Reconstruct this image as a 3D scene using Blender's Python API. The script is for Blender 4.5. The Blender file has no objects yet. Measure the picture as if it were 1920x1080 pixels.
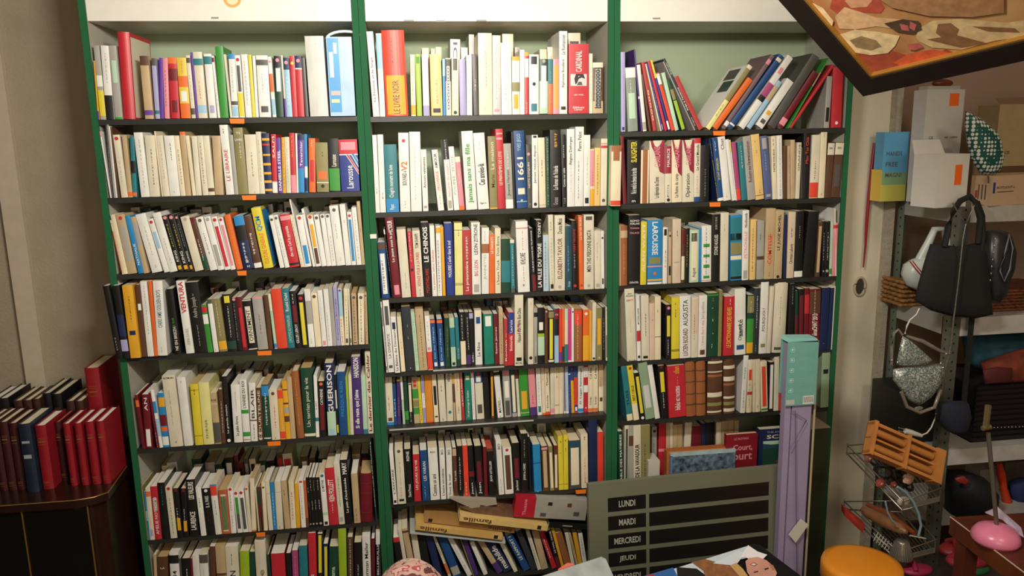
import bpy, math, random
from mathutils import Vector, Matrix
C = bpy.data.collections.new('shop'); bpy.context.scene.collection.children.link(C)
SC = bpy.context.scene
# ---------------------------------------------------------------- camera
F, PITCH, YAW, ROLL = 1461.27, 0.191612, 0.133921, -0.01905
CX, CY, CZ = 0.915482, -2.525568, 1.70
cp, sp, cyw, syw = math.cos(PITCH), math.sin(PITCH), math.cos(YAW), math.sin(YAW)
FW = Vector((syw*cp, cyw*cp, -sp)); r0 = Vector((cyw, -syw, 0)); u0 = r0.cross(FW)
RT = r0*math.cos(ROLL) + u0*math.sin(ROLL); UP = -r0*math.sin(ROLL) + u0*math.cos(ROLL)
CAM = Vector((CX, CY, CZ))
cd = bpy.data.cameras.new('camera'); cam = bpy.data.objects.new('camera', cd); C.objects.link(cam)
cd.sensor_width = 36; cd.lens = F*36/1920; cd.clip_start = .05
m = Matrix((RT, UP, -FW)).transposed().to_4x4(); m.translation = CAM; cam.matrix_world = m
SC.camera = cam
def ray(px, py): return FW + RT*((px-960)/F) - UP*((py-540)/F)
def at(px, py, Y):                      # where the sight line through a photo point meets the plane y = Y
    d = ray(px, py); return CAM + d*((Y-CY)/d.y)
def atz(px, py, Z):
    d = ray(px, py); return CAM + d*((Z-CZ)/d.z)
def atx(px, py, X):
    d = ray(px, py); return CAM + d*((X-CX)/d.x)
def atX(px, Y, Z):                      # x of the point at given y, z that is seen in photo column px
    k = (px-960)/F; v = Vector((0, Y, Z)) - CAM; v.x = 0
    # (v+x e)·RT = k (v+x e)·FW
    x = (k*v.dot(FW) - v.dot(RT))/(RT.x - k*FW.x); return x + CX
# ---------------------------------------------------------------- light
w = bpy.data.worlds.new('room_light'); SC.world = w; w.use_nodes = True
w.node_tree.nodes['Background'].inputs[0].default_value = (1.0, .80, .58, 1)
w.node_tree.nodes['Background'].inputs[1].default_value = 0.05
def area(name, loc, target, sx, sy, power, col):
    l = bpy.data.lights.new(name, 'AREA'); l.shape = 'RECTANGLE'; l.size = sx; l.size_y = sy; l.energy = power; l.color = col
    o = bpy.data.objects.new(name, l); C.objects.link(o); o.location = loc
    o.rotation_euler = (Vector(target)-Vector(loc)).to_track_quat('-Z', 'Y').to_euler(); return o
area('ceiling_lamp_light', (1.02, -1.50, 2.22), (1.02, 0, 1.6), .45, .12, 33, (1.0, .955, .87))
area('room_fill_light', (1.0, -3.9, 1.9), (1.2, 0, 1.2), 1.6, 1.2, 30, (1.0, .82, .60))  # fill light added behind the camera to lift the dark lower shelves
area('rack_fill_light', (2.3, -2.5, 2.5), (3.0, 0, 1.2), .4, .4, 13, (1.0, .86, .68))  # extra fill added to brighten the rack and the right wall
SC.view_settings.view_transform = 'Standard'; SC.view_settings.look = 'None'
SC.view_settings.exposure = 0.0; SC.view_settings.gamma = 1.0; SC.view_settings.use_curve_mapping = False
# ---------------------------------------------------------------- materials
PAL = {'w':('E6E4DB','white'),'c':('DAD2B9','cream'),'i':('E6D8B8','ivory'),'b':('BFA67F','tan'),'k':('1B1918','black'),
'n':('1E2A50','navy'),'n2':('1F4A80','blue'),'n3':('2A3A88','royal blue'),'n4':('56608A','slate blue'),'u':('2C86C0','bright blue'),
'l':('9CC0D6','pale blue'),'l2':('B3C6D0','pale blue'),'T':('2A7880','teal'),'T2':('254A58','dark teal'),'T3':('1D8068','sea green'),
'g':('3C9038','green'),'G':('1D4431','dark green'),'m':('B4D2B4','mint'),'m2':('8CA586','grey green'),'y':('DFC24A','golden'),
'Y':('DDCB38','yellow'),'Y2':('E2DC90','pale yellow'),'Y3':('9DBB2C','lime'),'a':('E2A62A','amber'),'a2':('8A8252','olive'),'a3':('E6C27A','straw'),
'o':('E36C2C','orange'),'o2':('BE603A','rust'),'o3':('DA8A30','ochre'),'r':('C22C36','red'),'r2':('DE4630','scarlet'),'r3':('B23C38','brick red'),
'R':('6E1A24','dark red'),'R2':('94283C','burgundy'),'p':('E08E98','pink'),'p2':('A84878','plum'),'p3':('CC3A84','magenta'),
'v':('663C9A','purple'),'v2':('4A3070','violet'),'V':('A6A2CA','lilac'),'e':('A6A299','grey'),'e2':('CACAC2','light grey'),'e3':('8A9486','grey green'),
'E':('524F4B','dark grey'),'E2':('31353A','charcoal'),'br':('5C3D2A','brown'),'br2':('9C6038','leather brown'),'br3':('766064','mauve brown'),'i2':('D6C2A8','pale buff')}
def lin(h):
    return tuple(((c/12.92) if c <= .04045 else ((c+.055)/1.055)**2.4) for c in (int(h[i:i+2],16)/255 for i in (0,2,4)))
MC = {}
def mat(name, col, rough=.5, metal=0, vary=.0, scale=30, bump=0, bscale=200, emit=0, trans=0, stretch=None, spec=.5):
    if name in MC: return MC[name]
    if isinstance(col, str): col = lin(col)
    m = bpy.data.materials.new(name); m.use_nodes = True; nt = m.node_tree; b = nt.nodes['Principled BSDF']
    b.inputs['Base Color'].default_value = (*col, 1); b.inputs['Roughness'].default_value = rough; b.inputs['Metallic'].default_value = metal
    b.inputs['Specular IOR Level'].default_value = spec
    if trans: b.inputs['Transmission Weight'].default_value = trans
    if vary or bump:
        tc = nt.nodes.new('ShaderNodeTexCoord'); mp = nt.nodes.new('ShaderNodeMapping'); nt.links.new(tc.outputs['Object'], mp.inputs[0])
        if stretch: mp.inputs['Scale'].default_value = stretch
        n = nt.nodes.new('ShaderNodeTexNoise'); n.inputs['Scale'].default_value = scale; n.inputs['Detail'].default_value = 4
        nt.links.new(mp.outputs[0], n.inputs['Vector'])
        if vary:
            r = nt.nodes.new('ShaderNodeValToRGB'); nt.links.new(n.outputs['Fac'], r.inputs[0])
            r.color_ramp.elements[0].position = .3; r.color_ramp.elements[1].position = .7
            r.color_ramp.elements[0].color = (*[c*(1-vary) for c in col], 1); r.color_ramp.elements[1].color = (*[min(1, c*(1+vary*.5)) for c in col], 1)
            nt.links.new(r.outputs[0], b.inputs['Base Color'])
        if bump:
            n2 = nt.nodes.new('ShaderNodeTexNoise'); n2.inputs['Scale'].default_value = bscale; nt.links.new(mp.outputs[0], n2.inputs['Vector'])
            bp = nt.nodes.new('ShaderNodeBump'); bp.inputs['Strength'].default_value = bump; bp.inputs['Distance'].default_value = .003
            nt.links.new(n2.outputs['Fac'], bp.inputs['Height']); nt.links.new(bp.outputs[0], b.inputs['Normal'])
    MC[name] = m; return m
def cov(c): return mat('cover_'+PAL[c][1].replace(' ','_')+'_'+c, PAL[c][0], rough=.42, vary=.14, scale=28, stretch=(1,1,.35))
def ink(c): return mat('print_'+PAL[c][1].replace(' ','_')+'_'+c, PAL[c][0], rough=.5)
PG = {}
def pages(c):
    if c in PG: return PG[c]
    PG[c] = mat('paper_'+c, {'w':'F0EBDC','c':'E2D6B4','b':'C8AA74','r2':'C8503C','a':'D9B04A'}[c], rough=.8, vary=.16, scale=1.0, stretch=(1400,6,6)); return PG[c]
# ---------------------------------------------------------------- mesh helpers
def wloc(o):
    v = Vector(o.location)
    while o.parent: o = o.parent; v = v + Vector(o.location)
    return v
class MB:
    def __init__(s): s.v = []; s.f = []; s.m = []; s.mats = []; s.sm = []
    def mi(s, m):
        if m not in s.mats: s.mats.append(m)
        return s.mats.index(m)
    def add(s, vs, fs, m, smooth=False):
        k = len(s.v); s.v += [tuple(x) for x in vs]; i = s.mi(m)
        for f in fs: s.f.append(tuple(a+k for a in f)); s.m.append(i); s.sm.append(smooth)
    def box(s, a, b, m, M=None):
        x0,y0,z0 = a; x1,y1,z1 = b
        v = [Vector(p) for p in ((x0,y0,z0),(x1,y0,z0),(x1,y1,z0),(x0,y1,z0),(x0,y0,z1),(x1,y0,z1),(x1,y1,z1),(x0,y1,z1))]
        if M: v = [M@p for p in v]
        s.add(v, [(0,3,2,1),(4,5,6,7),(0,1,5,4),(1,2,6,5),(2,3,7,6),(3,0,4,7)], m)
    def prism(s, pts, y0, y1, m, M=None, smooth=False):   # outline in x,z extruded along y
        n = len(pts); v = [Vector((p[0], y0, p[1])) for p in pts] + [Vector((p[0], y1, p[1])) for p in pts]
        if M: v = [M@p for p in v]
        s.add(v, [tuple(range(n)), tuple(reversed(range(n, 2*n)))], m)
        s.add(v, [(i, i+n, (i+1) % n + n, (i+1) % n) for i in range(n)], m, smooth)
    def tube(s, pts, r, m, n=8, caps=True, close=False):
        pts = [Vector(p) for p in pts]; rr = r if isinstance(r, (list, tuple)) else [r]*len(pts); ring = []
        ref = Vector((0,0,1))
        for i, p in enumerate(pts):
            if close: d = pts[(i+1) % len(pts)] - pts[i-1]
            else: d = pts[min(i+1, len(pts)-1)] - pts[max(i-1, 0)]
            d.normalize(); a = d.cross(ref)
            if a.length < .2: a = d.cross(Vector((1,0,0)))
            a.normalize(); b = d.cross(a)
            ring += [p + (a*math.cos(t*2*math.pi/n) + b*math.sin(t*2*math.pi/n))*rr[i] for t in range(n)]
        L = len(pts); fs = []
        for i in range(L if close else L-1):
            j = (i+1) % L
            for t in range(n): fs.append((i*n+t, i*n+(t+1) % n, j*n+(t+1) % n, j*n+t))
        s.add(ring, fs, m, True)
        if caps and not close: s.add(ring, [tuple(reversed(range(n))), tuple(range((L-1)*n, L*n))], m)
    def lathe(s, prof, m, n=24, M=None, sx=1, sy=1):
        v = []; L = len(prof)
        for (r, z) in prof:
            for t in range(n): v.append(Vector((r*sx*math.cos(t*2*math.pi/n), r*sy*math.sin(t*2*math.pi/n), z)))
        if M: v = [M@p for p in v]
        s.add(v, [(i*n+t, i*n+(t+1) % n, (i+1)*n+(t+1) % n, (i+1)*n+t) for i in range(L-1) for t in range(n)], m, True)
        s.add(v, [tuple(reversed(range(n))), tuple(range((L-1)*n, L*n))], m)
    def blob(s, c, rx, ry, rz, m, M=None, n=20, k=12, f=None):
        v = []
        for i in range(k+1):
            a = math.pi*i/k
            for t in range(n):
                b = 2*math.pi*t/n; p = Vector((math.sin(a)*math.cos(b), math.sin(a)*math.sin(b), math.cos(a)))
                q = f(p) if f else 1
                p = Vector((p.x*rx*q, p.y*ry*q, p.z*rz*q)) 
                v.append((M@p if M else p) + Vector(c))
        s.add(v, [(i*n+t, (i+1)*n+t, (i+1)*n+(t+1) % n, i*n+(t+1) % n) for i in range(k) for t in range(n)], m, True)
    def build(s, name, parent=None, loc=None, **kw):
        if not s.v: return None
        me = bpy.data.meshes.new(name); off = Vector(loc) if loc else Vector((0,0,0))
        me.from_pydata([Vector(p)-off for p in s.v], [], s.f); 
        for mm in s.mats: me.materials.append(mm)
        me.polygons.foreach_set('material_index', s.m); me.polygons.foreach_set('use_smooth', s.sm); me.update()
        o = bpy.data.objects.new(name, me); C.objects.link(o); o.location = off
        if parent: o.parent = parent; o.location = off - wloc(parent)
        for k_, v_ in kw.items(): o[k_] = v_
        return o
def empty(name, loc, label, cat, group=None, rot=None):
    o = bpy.data.objects.new(name, None); C.objects.link(o); o.location = loc; o['label'] = label; o['category'] = cat
    o.empty_display_size = .05
    if group: o['group'] = group
    return o
def tag(o, label, cat, group=None):
    o['label'] = label; o['category'] = cat
    if group: o['group'] = group
    return o
def struct(mb, name): o = mb.build(name); o['kind'] = 'structure'; return o
def box_thing(parts): pass
# ---------------------------------------------------------------- lettering
TXT = {}
def prepare(strings):
    os_ = []
    for s, bold in sorted(strings):
        c = bpy.data.curves.new('lettering', 'FONT'); c.body = s; c.size = 1; c.resolution_u = 2; c.offset = .022 if bold else 0.008
        o = bpy.data.objects.new('lettering', c); C.objects.link(o); os_.append((s, bold, o))
    bpy.context.view_layer.update(); dg = bpy.context.evaluated_depsgraph_get()
    for s, bold, o in os_:
        me = bpy.data.meshes.new_from_object(o.evaluated_get(dg)); vs = [v.co.copy() for v in me.vertices]; fs = [tuple(p.vertices) for p in me.polygons]
        if vs:
            x0 = min(v.x for v in vs); x1 = max(v.x for v in vs); y0 = min(v.y for v in vs); y1 = max(v.y for v in vs)
            TXT[(s, bold)] = ([((v.x-x0)/(x1-x0+1e-9), (v.y-y0)/(y1-y0+1e-9)) for v in vs], fs, (x1-x0)/(y1-y0+1e-9))
        bpy.data.meshes.remove(me); c = o.data; bpy.data.objects.remove(o); bpy.data.curves.remove(c)
def put_text(mb, s, bold, O, X, Y, m, fit=None):
    """lettering in the parallelogram O, X (along the line), Y (cap height); fit=max stretch keeps the letters' proportion"""
    if (s, bold) not in TXT: return
    vs, fs, asp = TXT[(s, bold)]; O, X, Y = Vector(O), Vector(X), Vector(Y)
    if fit:
        nat = asp*Y.length
        if X.length > nat*fit: k = nat*fit/X.length; O = O + X*(1-k)*.5; X = X*k
    if bold == 2: pass
    mb.add([O + X*a + Y*b for a, b in vs], fs, m)
EXTRA_TEXT = ['famille','Thuasne','LE ROMAN','Court,','ourt','THE ANCIENT','SCO','LUNDI','MARDI','MERCREDI','JEUDI','VENDREDI','SAMEDI','DIMANCHE','HANDS','FREE','MAGNI','CE','REF: CA08030','ROTLICHT-L']
DATA = """
#L1 L 0.0725 0
@150 40 5.4
135 175 85 400 a;b v 0 15
175 265 100 245 e;b w 45 60;b Y 5 40
265 345 205 245 w;b k 0 33;~ e 50 90
345 432 275 245 e;b g 0 3;p m 50 80
440 555 372 105 r H D20;S c
660 745 600 350 b;b v 6 14;b br 85 100
765 810 720 375 V;b E 88 100;b T 8 14
812 848 800 370 v
850 905 830 370 p;~ v 20 80
908 1010 870 365 r;b R 62 82;p R 10 30;b o 90 100
1015 1120 965 368 y;b o 0 25;b o 52 70;p w 28 45;~ o 75 95
1122 1172 1060 345 c;b E 6 16;b E 88 96;~ e 30 70
1176 1196 1118 315 v
1200 1290 1140 310 c;b T 80 90;b l 8 20;~ o 30 60
1310 1385 1250 330 w;b T 84 96;p V 8 20
1387 1420 1320 350 w;b R 90 97;~ e 20 70
@410 40 5.4
20 100 -40 255 g;b g 0 3
108 138 40 335 c
140 203 95 330 w;b u 92 100;b l 2 18;b E 20 26;~ e 40 80
205 265 155 345 w;p E 42 84;b Y 2 40;o r 93
275 338 225 335 w;~ e 20 90
342 375 295 340 Y;~ c 20 80
377 405 340 350 w
415 530 375 345 w;b E 84 93;p E 8 18;~ e 40 70
534 585 480 360 w;b o 42 72;b l 4 30;o p 92
588 660 555 350 G;p w 42 80;o p 93;b k 82 99
664 690 620 345 c;b v 0 30
692 748 650 370 l;b n 80 100;o p 92;t w 20 70 ~
750 800 715 350 r;o Y 88
802 870 765 350 r;b n 80 100;b w 78 80;o p 92
872 912 830 370 E
928 1113 868 150 e2 D15;~ e 90 94
#L2 L -0.16 0
@160 225 6.75
190 245 50 150 w;b p 92 100
247 285 165 70 E;~ w 20 70
287 330 195 60 e
332 365 240 80 w
367 408 262 90 br
412 540 300 190 c;o r 94;~ e 25 60
543 600 460 195 b;b o 2 9
602 655 560 210 T;b k 40 60;b o 2 8
702 815 605 160 w;~ e 15 90
818 945 745 195 c;~ br 20 80
948 966 850 145 i
970 1070 875 200 c;~ e 30 90
1074 1200 990 200 w;~ e 5 10;~ br 60 90
1203 1270 1115 200 i;~ br 20 80
1273 1340 1190 150 b;b o 95 100
1343 1402 1250 200 i
1405 1473 1340 205 c
1478 1560 1400 200 c;~ br 20 90
1563 1640 1485 200 c;b br 6 12
1645 1750 1600 200 b;~ e 4 10
1755 1885 1665 65 w D13;t r 20 65 LE LIBRAIRE ;~ br 88 97
@420 225 6.75
135 185 60 190 e
188 308 110 100 a2;h w 92 TS;h w 82 LIVRE;~ w 55 78
312 455 255 185 c;~ br 30 70;~ e 2 8
458 520 400 150 c;~ e 20 90
523 615 475 170 n;b a 88 92;b r 80 83;b a 63 66;b a 47 51;b a 32 36;b a 18 22;b a 4 8
618 680 590 180 r;b w 1 20;t w 60 96 SALM
683 745 650 225 v;T w 5 78 DANIELLE STEEL
747 785 725 220 a;~ br 5 90
787 850 760 215 c;~ e 20 80
853 920 820 165 r;b p 0 30;~ a 60 95
922 944 900 170 w
946 1020 935 180 v;b u 0 42;b n 90 100;t w 45 88 Tavernier
1023 1065 1005 180 u;b w 26 45;b n 2 24
1078 1160 1070 230 o;p r 20 60;~ c 85 97
1168 1330 1145 285 a2;~ k 72 84;p o 26 42;b c 18 20;o k 12
1342 1475 1310 235 k;b g 2 44;t w 48 70 Larousse
1482 1720 1440 250 n3;b r 72 100;b w 70 72;p p 80 95;q w 34,71,50,71,100,40,100,32;q r 38,71,48,71,100,38,100,34;q w 62,72,82,72,100,60,100,46;q u 66,72,80,72,100,58,100,49;t w 6 50 Larousse
#L3 L -0.396 0
@185 370 7.2
222 300 55 315 i;p o 2 80;o r 94
325 395 145 240 i
397 515 225 240 b;p e 22 80;o r 94
517 610 330 260 u;t w 15 52 NATHALIE
612 680 430 270 b;b e 50 90
715 862 485 240 w;~ e 8 14;~ e 30 80
887 960 660 300 w;p l 45 76;o r 94
962 1070 725 220 w;~ e 15 60
1075 1150 850 255 k;o p 96;~ Y 45 86;t w 18 38 KING;p a 4 11
1152 1235 930 250 k;o p 96;~ Y 42 86;t w 15 36 KING;p a 4 11
1237 1292 1015 250 k;o p 96;~ e 45 86;t w 18 36 KING;p a 4 11
1303 1420 1100 270 c;o e 95
1423 1502 1220 280 br;b R 92 100;~ w 20 60;b G 2 30
1510 1610 1305 280 w;~ G 30 70;o E 94
1615 1700 1420 270 w;p e 8 48;o e 95
1705 1785 1515 270 w;p r 6 82;o r 94
1787 1850 1610 280 w;p p 8 86;o r 96
@435 370 7.2
65 150 -110 245 o;~ a 10 90
165 300 15 260 n;b u 82 100;b k 54 81;t w 12 50 ~;h w 5 H
305 412 150 260 br;b w 2 11;t w 28 70 ~
430 560 255 150 Y D13;T u 62 86 QCM;t o 8 58 CULTURE GENERALE;S u
650 708 495 250 w;o br 92
710 780 545 245 w;o E 94;~ e 20 80
782 915 640 240 r;t w 20 78 des rois Carl la pyramide;b k 4 8;b p 89 97
920 968 765 240 i;~ E 4 90
970 984 775 30 w
986 1075 860 250 w;p u 6 42;o r 95
1078 1125 920 160 w;o p 92
1130 1207 1010 245 w;p a 38 82;p br 5 36;o r 96;b Y 98 100
1213 1280 1100 240 w;o br 94
1283 1345 1185 235 w;o E 96
1347 1408 1255 230 w;o E 96;~ e 10 60
1415 1532 1310 120 w D13;~ e 8 14;~ e 45 70;o E 93
1538 1612 1450 100 w D13;~ e 70 76
1616 1676 1550 200 w;p u 8 86;o r 93
1685 1750 1610 140 w;~ e 10 90
1753 1830 1680 60 b;~ br 52 62
#L4 L -0.66 0
@185 510 6.354
215 288 45 170 k D14 y-2;~ e 12 30
290 370 160 165 k D14 y-2;b V 10 26;b n 30 60
380 500 275 165 a D14 y-2;p n 32 38;~ k 50 85
502 574 420 155 br D14 y-1;p w 65 74
578 660 485 115 w D14 y-1;~ e 30 95
662 704 585 110 o D14 y-1
706 818 640 108 w D14 y-1;t T 38 88 CHERS AMIS GOLDEN BOYS;~ e 5 12
905 985 800 205 k D14;t g 42 56 JE SUIS;t w 6 42 NE EN BREIZH
1045 1140 920 110 w D14;T r 56 99 VENTURA;t e 12 34 ANNA KAVAN
1150 1298 1030 130 k D14;t e 50 84 Andre Joseph ~;~ e 10 40
1302 1362 1220 395 g;b w 60 80;b r 84 96
1375 1430 1290 330 w;b E 92 100;~ e 2 10
1433 1537 1335 325 a2;b a 4 20;~ c 30 95
1545 1650 1465 270 k;p Y 85 97;~ w 25 80;b G 4 18
@435 500 6.354
66 122 -10 375 k;~ e 20 90;o p 97
125 190 45 365 R;p r 6 80
193 305 108 395 k;b c 1 3;p c 14 86;t k 18 80 ORNEMENT;b c 97 99
312 432 235 370 e;~ E 30 70;b p 97 100
437 488 375 340 br
490 540 408 330 m;b c 70 100;b u 2 10
543 665 460 270 r2 D13
668 750 588 262 T D13;t w 62 92 Roald Dahl;t m 10 55 L'HOMME AU PARAPLUIE
757 832 678 295 k D13;p R 45 75;t w 8 42 GILLES LEROY;~ w 78 95
838 912 775 335 k;p Y 5 85;o r 93
920 990 858 270 w;~ e 6 14;b e 40 80
997 1070 938 320 i;o br 94
1077 1135 1015 285 w;~ l 50 90;p p 2 10
1140 1198 1085 270 w;~ e 10 60
1200 1247 1145 255 e;~ e 10 90
1250 1296 1200 240 V;t v 10 80 Françoise Bourdin
1300 1345 1258 265 i;b l 52 98;o v 97;~ E 5 50
1348 1395 1328 265 i;p E 4 12;~ g 20 90
1397 1430 1365 265 c;p E 4 12;~ e 20 90
1443 1500 1420 320 b;p br 3 5;~ k 8 86;o E 92
1510 1580 1498 320 i;~ k 5 86;o E 92
1583 1655 1562 310 b;~ k 5 86;o E 94
#L5 L -0.97 0
@230 660 5.684
210 245 125 460 R;b o 78 90
248 322 200 455 R;p w 4 36;t w 70 94 AN
325 388 235 440 R;~ w 2 30
390 430 290 405 w;b u 60 80;b l 20 50
433 498 370 440 u;b o 30 38;b a 75 92;b w 4 20;b R 40 60
500 645 405 260 c D15;~ e 30 80;h k 97 ROMAN;~ k 5 8
658 750 572 275 w D15;~ e 92 95
775 860 715 345 Y D14;b k 15 15.6;~ k 83 92;b k 90 90.6
865 975 805 330 Y2 D14;t a2 10 40 ~
980 1052 925 440 b;b E 2 42;h k 86 POE;b c 78 79
1056 1100 1015 400 br;~ w 20 80
1103 1165 1045 262 k D14;t w 15 58 La grande maison;o w 4;~ br 68 95
1190 1282 1150 352 w D13;t k 12 46 Le palais Atroce;~ e 55 90
1285 1365 1235 300 w D13;t G 55 98 L'ANNEE DU ROI;b g 46 52;b g 9 16;b r 3 4
1370 1440 1340 330 w D13;t k 40 90 BLAIR;b br 35 37;~ br 4 30
@460 650 5.684
134 196 105 440 br;t c 5 95 COURTELINE ;o c 5;o c 15
200 275 165 408 G;t w 28 86 ~;b w 3 5;b u 80 98
283 372 245 465 c;o br 93;~ r 25 70;~ k 2 5
376 432 335 460 a;b r2 82 99;b r2 2 16;~ c 20 78
435 486 388 368 a;b br 84 86;b br 60 63;b e 45 55;b br 30 40
488 538 440 330 b
540 630 470 265 br2 H D14;~ a 20 90
636 752 585 230 G D14;t c 16 86 Un terrien pour la vie;b c 2 6
755 790 725 310 w;t k 45 60 ~;b T 26 32
793 862 770 370 k;p R 12 58;t w 58 86 CATHERINE;o o 95
885 975 840 178 n D14;T w 32 97 GUERISON;b m 1 34;p l 2 10
978 1003 940 300 k;p Y 5 18;p c 45 75
1008 1095 972 270 n2 D14;t u 30 85 PRESQUE RIEN
1097 1120 1065 320 Y3 D14
1122 1156 1095 310 c D14;~ e 10 60
1160 1255 1125 112 v2 D14;T w 74 99 HANSSON;T w 8 58 Si elle reste que j'aime
1257 1308 1228 310 m;~ w 10 80;b T 0 8
1312 1375 1272 65 c D16;T R 3 98 Le dernier des Calder
#L6 L -1.29 0
@240 830 5.684
125 185 55 470 a2
190 216 135 525 u;b l 40 60
220 287 165 490 c;b o 84 94;p V 8 20
290 362 235 470 r;t w 10 80 AMELIE NOTHOMB;p e 55 78
365 442 310 430 k D13;~ T 60 96
447 525 385 478 c;~ g 10 80;o r 97
528 588 475 490 k;~ w 40 60;p a 15 40;o R 96
590 648 560 490 k;~ w 36 58;p a 12 34;o R 96
650 757 600 398 k D13;T w 12 44 LAURENCE;T w 66 96 LES VALEURS
763 836 700 480 w;~ g 60 80
840 932 780 492 k;t w 60 84 B. A. PARIS;o w 95;~ R 30 55
935 1000 870 450 w;b r2 78 97;~ g 40 70;b u 97 100
1003 1096 960 510 o2;p c 6 90;p g 9 86
1100 1155 1058 480 w;o r 96;~ e 15 40;~ r 50 90
1165 1222 1115 520 w;p g 45 85;p E 10 45;o r 95
1225 1282 1172 510 w;p E 8 82;o r 94
1283 1320 1240 470 c;o r 95
1322 1368 1280 490 i;~ br 88 95
1370 1405 1335 480 br
@470 820 5.684
0 60 -25 440 i;b o 0 3
62 120 35 530 br;b G 60 90;b R 30 60
122 182 90 485 i;o E 90
184 240 140 470 c;b e 74 75
242 280 205 480 u;~ w 10 80
283 350 250 475 c;b e 78 79;~ e 2 8
353 427 305 465 b;~ br 70 80
430 486 400 470 i;~ r 20 80
488 530 465 495 a
534 590 500 462 w;p r 95 99;~ e 20 90
593 622 558 462 o2;b br 0 20
625 656 582 430 k;~ w 70 80;~ e 40 50;o e 6
658 690 618 430 k;~ c 74 96;~ w 35 55;o e 6
692 726 652 430 k;~ e 74 96;~ w 35 55;o e 6
728 772 688 430 k;~ c 74 96;~ w 35 55;o e 6
775 836 725 390 w;o T 96;t k 66 88 LE MYTHE;p k 2 8;b m 20 26
843 937 790 330 r D13;T w 42 80 KEN FOLLETT;~ w 22 42
940 1005 880 285 c D13;~ g 30 80;p e 5 12
1008 1086 948 245 k D14;t w 18 72 Le pain d'Andromède;T w 78 96 MARY
1105 1172 1068 390 b;~ br 5 30
1175 1300 1165 392 R H;b br 20 21;b br 40 41;b br 60 61;b br 80 81
1308 1342 1240 80 G D16;t w 20 99 DOMINO POUR UNE FANFARE
#L7 L -1.56 0 ref
@260 980 8 790
180 275 165 485 b D15;b o 0 20
280 440 272 515 br D15;h w 80 LA;t w 20 62 TAVEL
475 615 455 458 w D15;b k 82 96;t k 40 70 LA 34
625 650 605 540 E D13
655 780 640 540 k D13;~ w 40 80
785 815 770 540 R D13
820 920 800 500 w D14;t k 10 60 DUBOIS
925 1050 905 470 w D15;b E 83 98;~ e 60 74
1055 1155 1045 360 br D15;~ w 5 40
1165 1315 1140 355 b D15;b br 52 56
1320 1510 1295 365 c D16;t k 10 60 ADRIEN;~ k 70 90
1525 1665 1515 430 Y3 D15
1670 1750 1660 440 G D13
1765 1925 1735 285 c D16;T a2 10 55 hable
@490 970 8 875
115 145 85 560 G D13
160 365 140 550 r D15
385 455 370 540 k D13
470 560 455 500 p2 D14;~ p 20 90
575 700 560 430 T D14;~ u 50 90
718 832 700 240 r D16;t w 4 38 MYSTIQUE
845 922 840 250 k D14;p Y 40 98;~ Y 18 36
936 1004 930 400 n D14;p Y 30 95
1015 1150 1020 440 G D15;T m 10 60 Diaporama
1160 1282 1145 180 Y3 D15
1300 1380 1290 300 br D15;~ w 30 98
1400 1510 1390 380 k D14;b o 2 30;~ w 30 60
1525 1645 1510 290 w D15;t k 20 90 Norman Mailer
1655 1705 1650 320 R D13
1722 1790 1715 225 w D15;b k 15 80;t w 30 80 BELLEFEUILLE
#M1 M 0.069 0
@670 40 5.684
120 238 45 110 w D14;t k 18 70 La Femme et le Singe
242 300 195 130 w D14;b l 58 98;~ e 10 50
305 545 250 95 r2 H D16;t R 3 42 LE LIVRE NOIR;p a 2 48;~ R 60 92
575 626 560 355 i;b a 2 18;~ o 30 90
635 692 612 350 Y3;p g 85 96
705 770 685 350 w;b V 0 17
790 910 770 350 a3;~ o 20 60;p k 5 12
915 944 905 400 u;b l 70 100
948 1002 938 392 c;b E 60 98;p w 8 86;t k 10 84 ooooooo
1008 1082 1004 385 i;p E 78 98;o k 5
1090 1165 1075 405 V
1168 1226 1160 362 w;~ e 10 90
1235 1292 1215 350 E;~ w 40 60
1298 1442 1285 125 i D15;~ o 35 80;~ e 6 14
@900 40 5.684
138 225 130 150 e2 D14;~ e 20 90;p p 4 7
230 340 220 230 w D13;~ e 60 96;~ p 20 50
345 425 340 376 w;b a 93 100;b a2 40 56;~ e 60 90;p a 10 35
428 476 425 305 w;~ e 70 96
480 522 475 330 r;b w 60 90;b a 94 100;~ w 2 20
526 628 524 355 w;p k 84 97;~ e 50 82;o k 51;p T 5 18
633 722 635 402 G;b m 1 60;p w 12 88;o e 96
724 775 725 402 o;b T 55 100;~ e 20 80
778 842 780 405 p;p a 10 90
845 930 845 105 w D14;t k 72 96 Le Romancier;t br 32 66 Alphonse Boudard;p k 5 9
945 1156 945 240 r D15;t w 60 90 CARDINAL;p e2 40 57;q k 36,57,74,57,82,50,66,52,50,50,42,44,34,42,28,50;q E 40,41,70,41,64,46,50,46;h w 27 qui veut;h w 9 Editions;h w 6 Lanor
1165 1202 1163 345 i;~ p 20 80
1205 1312 1203 440 br;b c 90 100;p k 10 90;p w 12 88;t k 14 86 oooooooooo;b b 0 24
#M1b M 0.069 12 ref
@670 40 5.684 350
690 762 688 285 i
770 828 770 290 i
832 897 832 275 i
990 1096 990 190 w;t E 20 96 LE ROI
1105 1177 1103 280 w
1185 1247 1183 140 e2
@900 40 5.684 350
240 356 238 135 i;~ p 50 90
370 430 370 275 e
638 712 636 300 i
716 802 714 275 i;~ o 50 90
785 840 775 150 e2
942 1072 940 125 c;p E 80 90
#M2 M -0.23 0
@690 225 5.836
85 132 45 165 w D14;~ k 25 33
135 197 100 160 w D14;~ k 18 26
205 342 170 270 T D13;b u 0 20;t w 22 70 Chagrin moment de lune;t w 4 12 Payot
355 465 330 140 w D14;o r 90;t k 34 52 BOUVARD a;T o 52 64 V2;~ e 5 15
472 590 450 130 w D14;~ e 15 85
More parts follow.
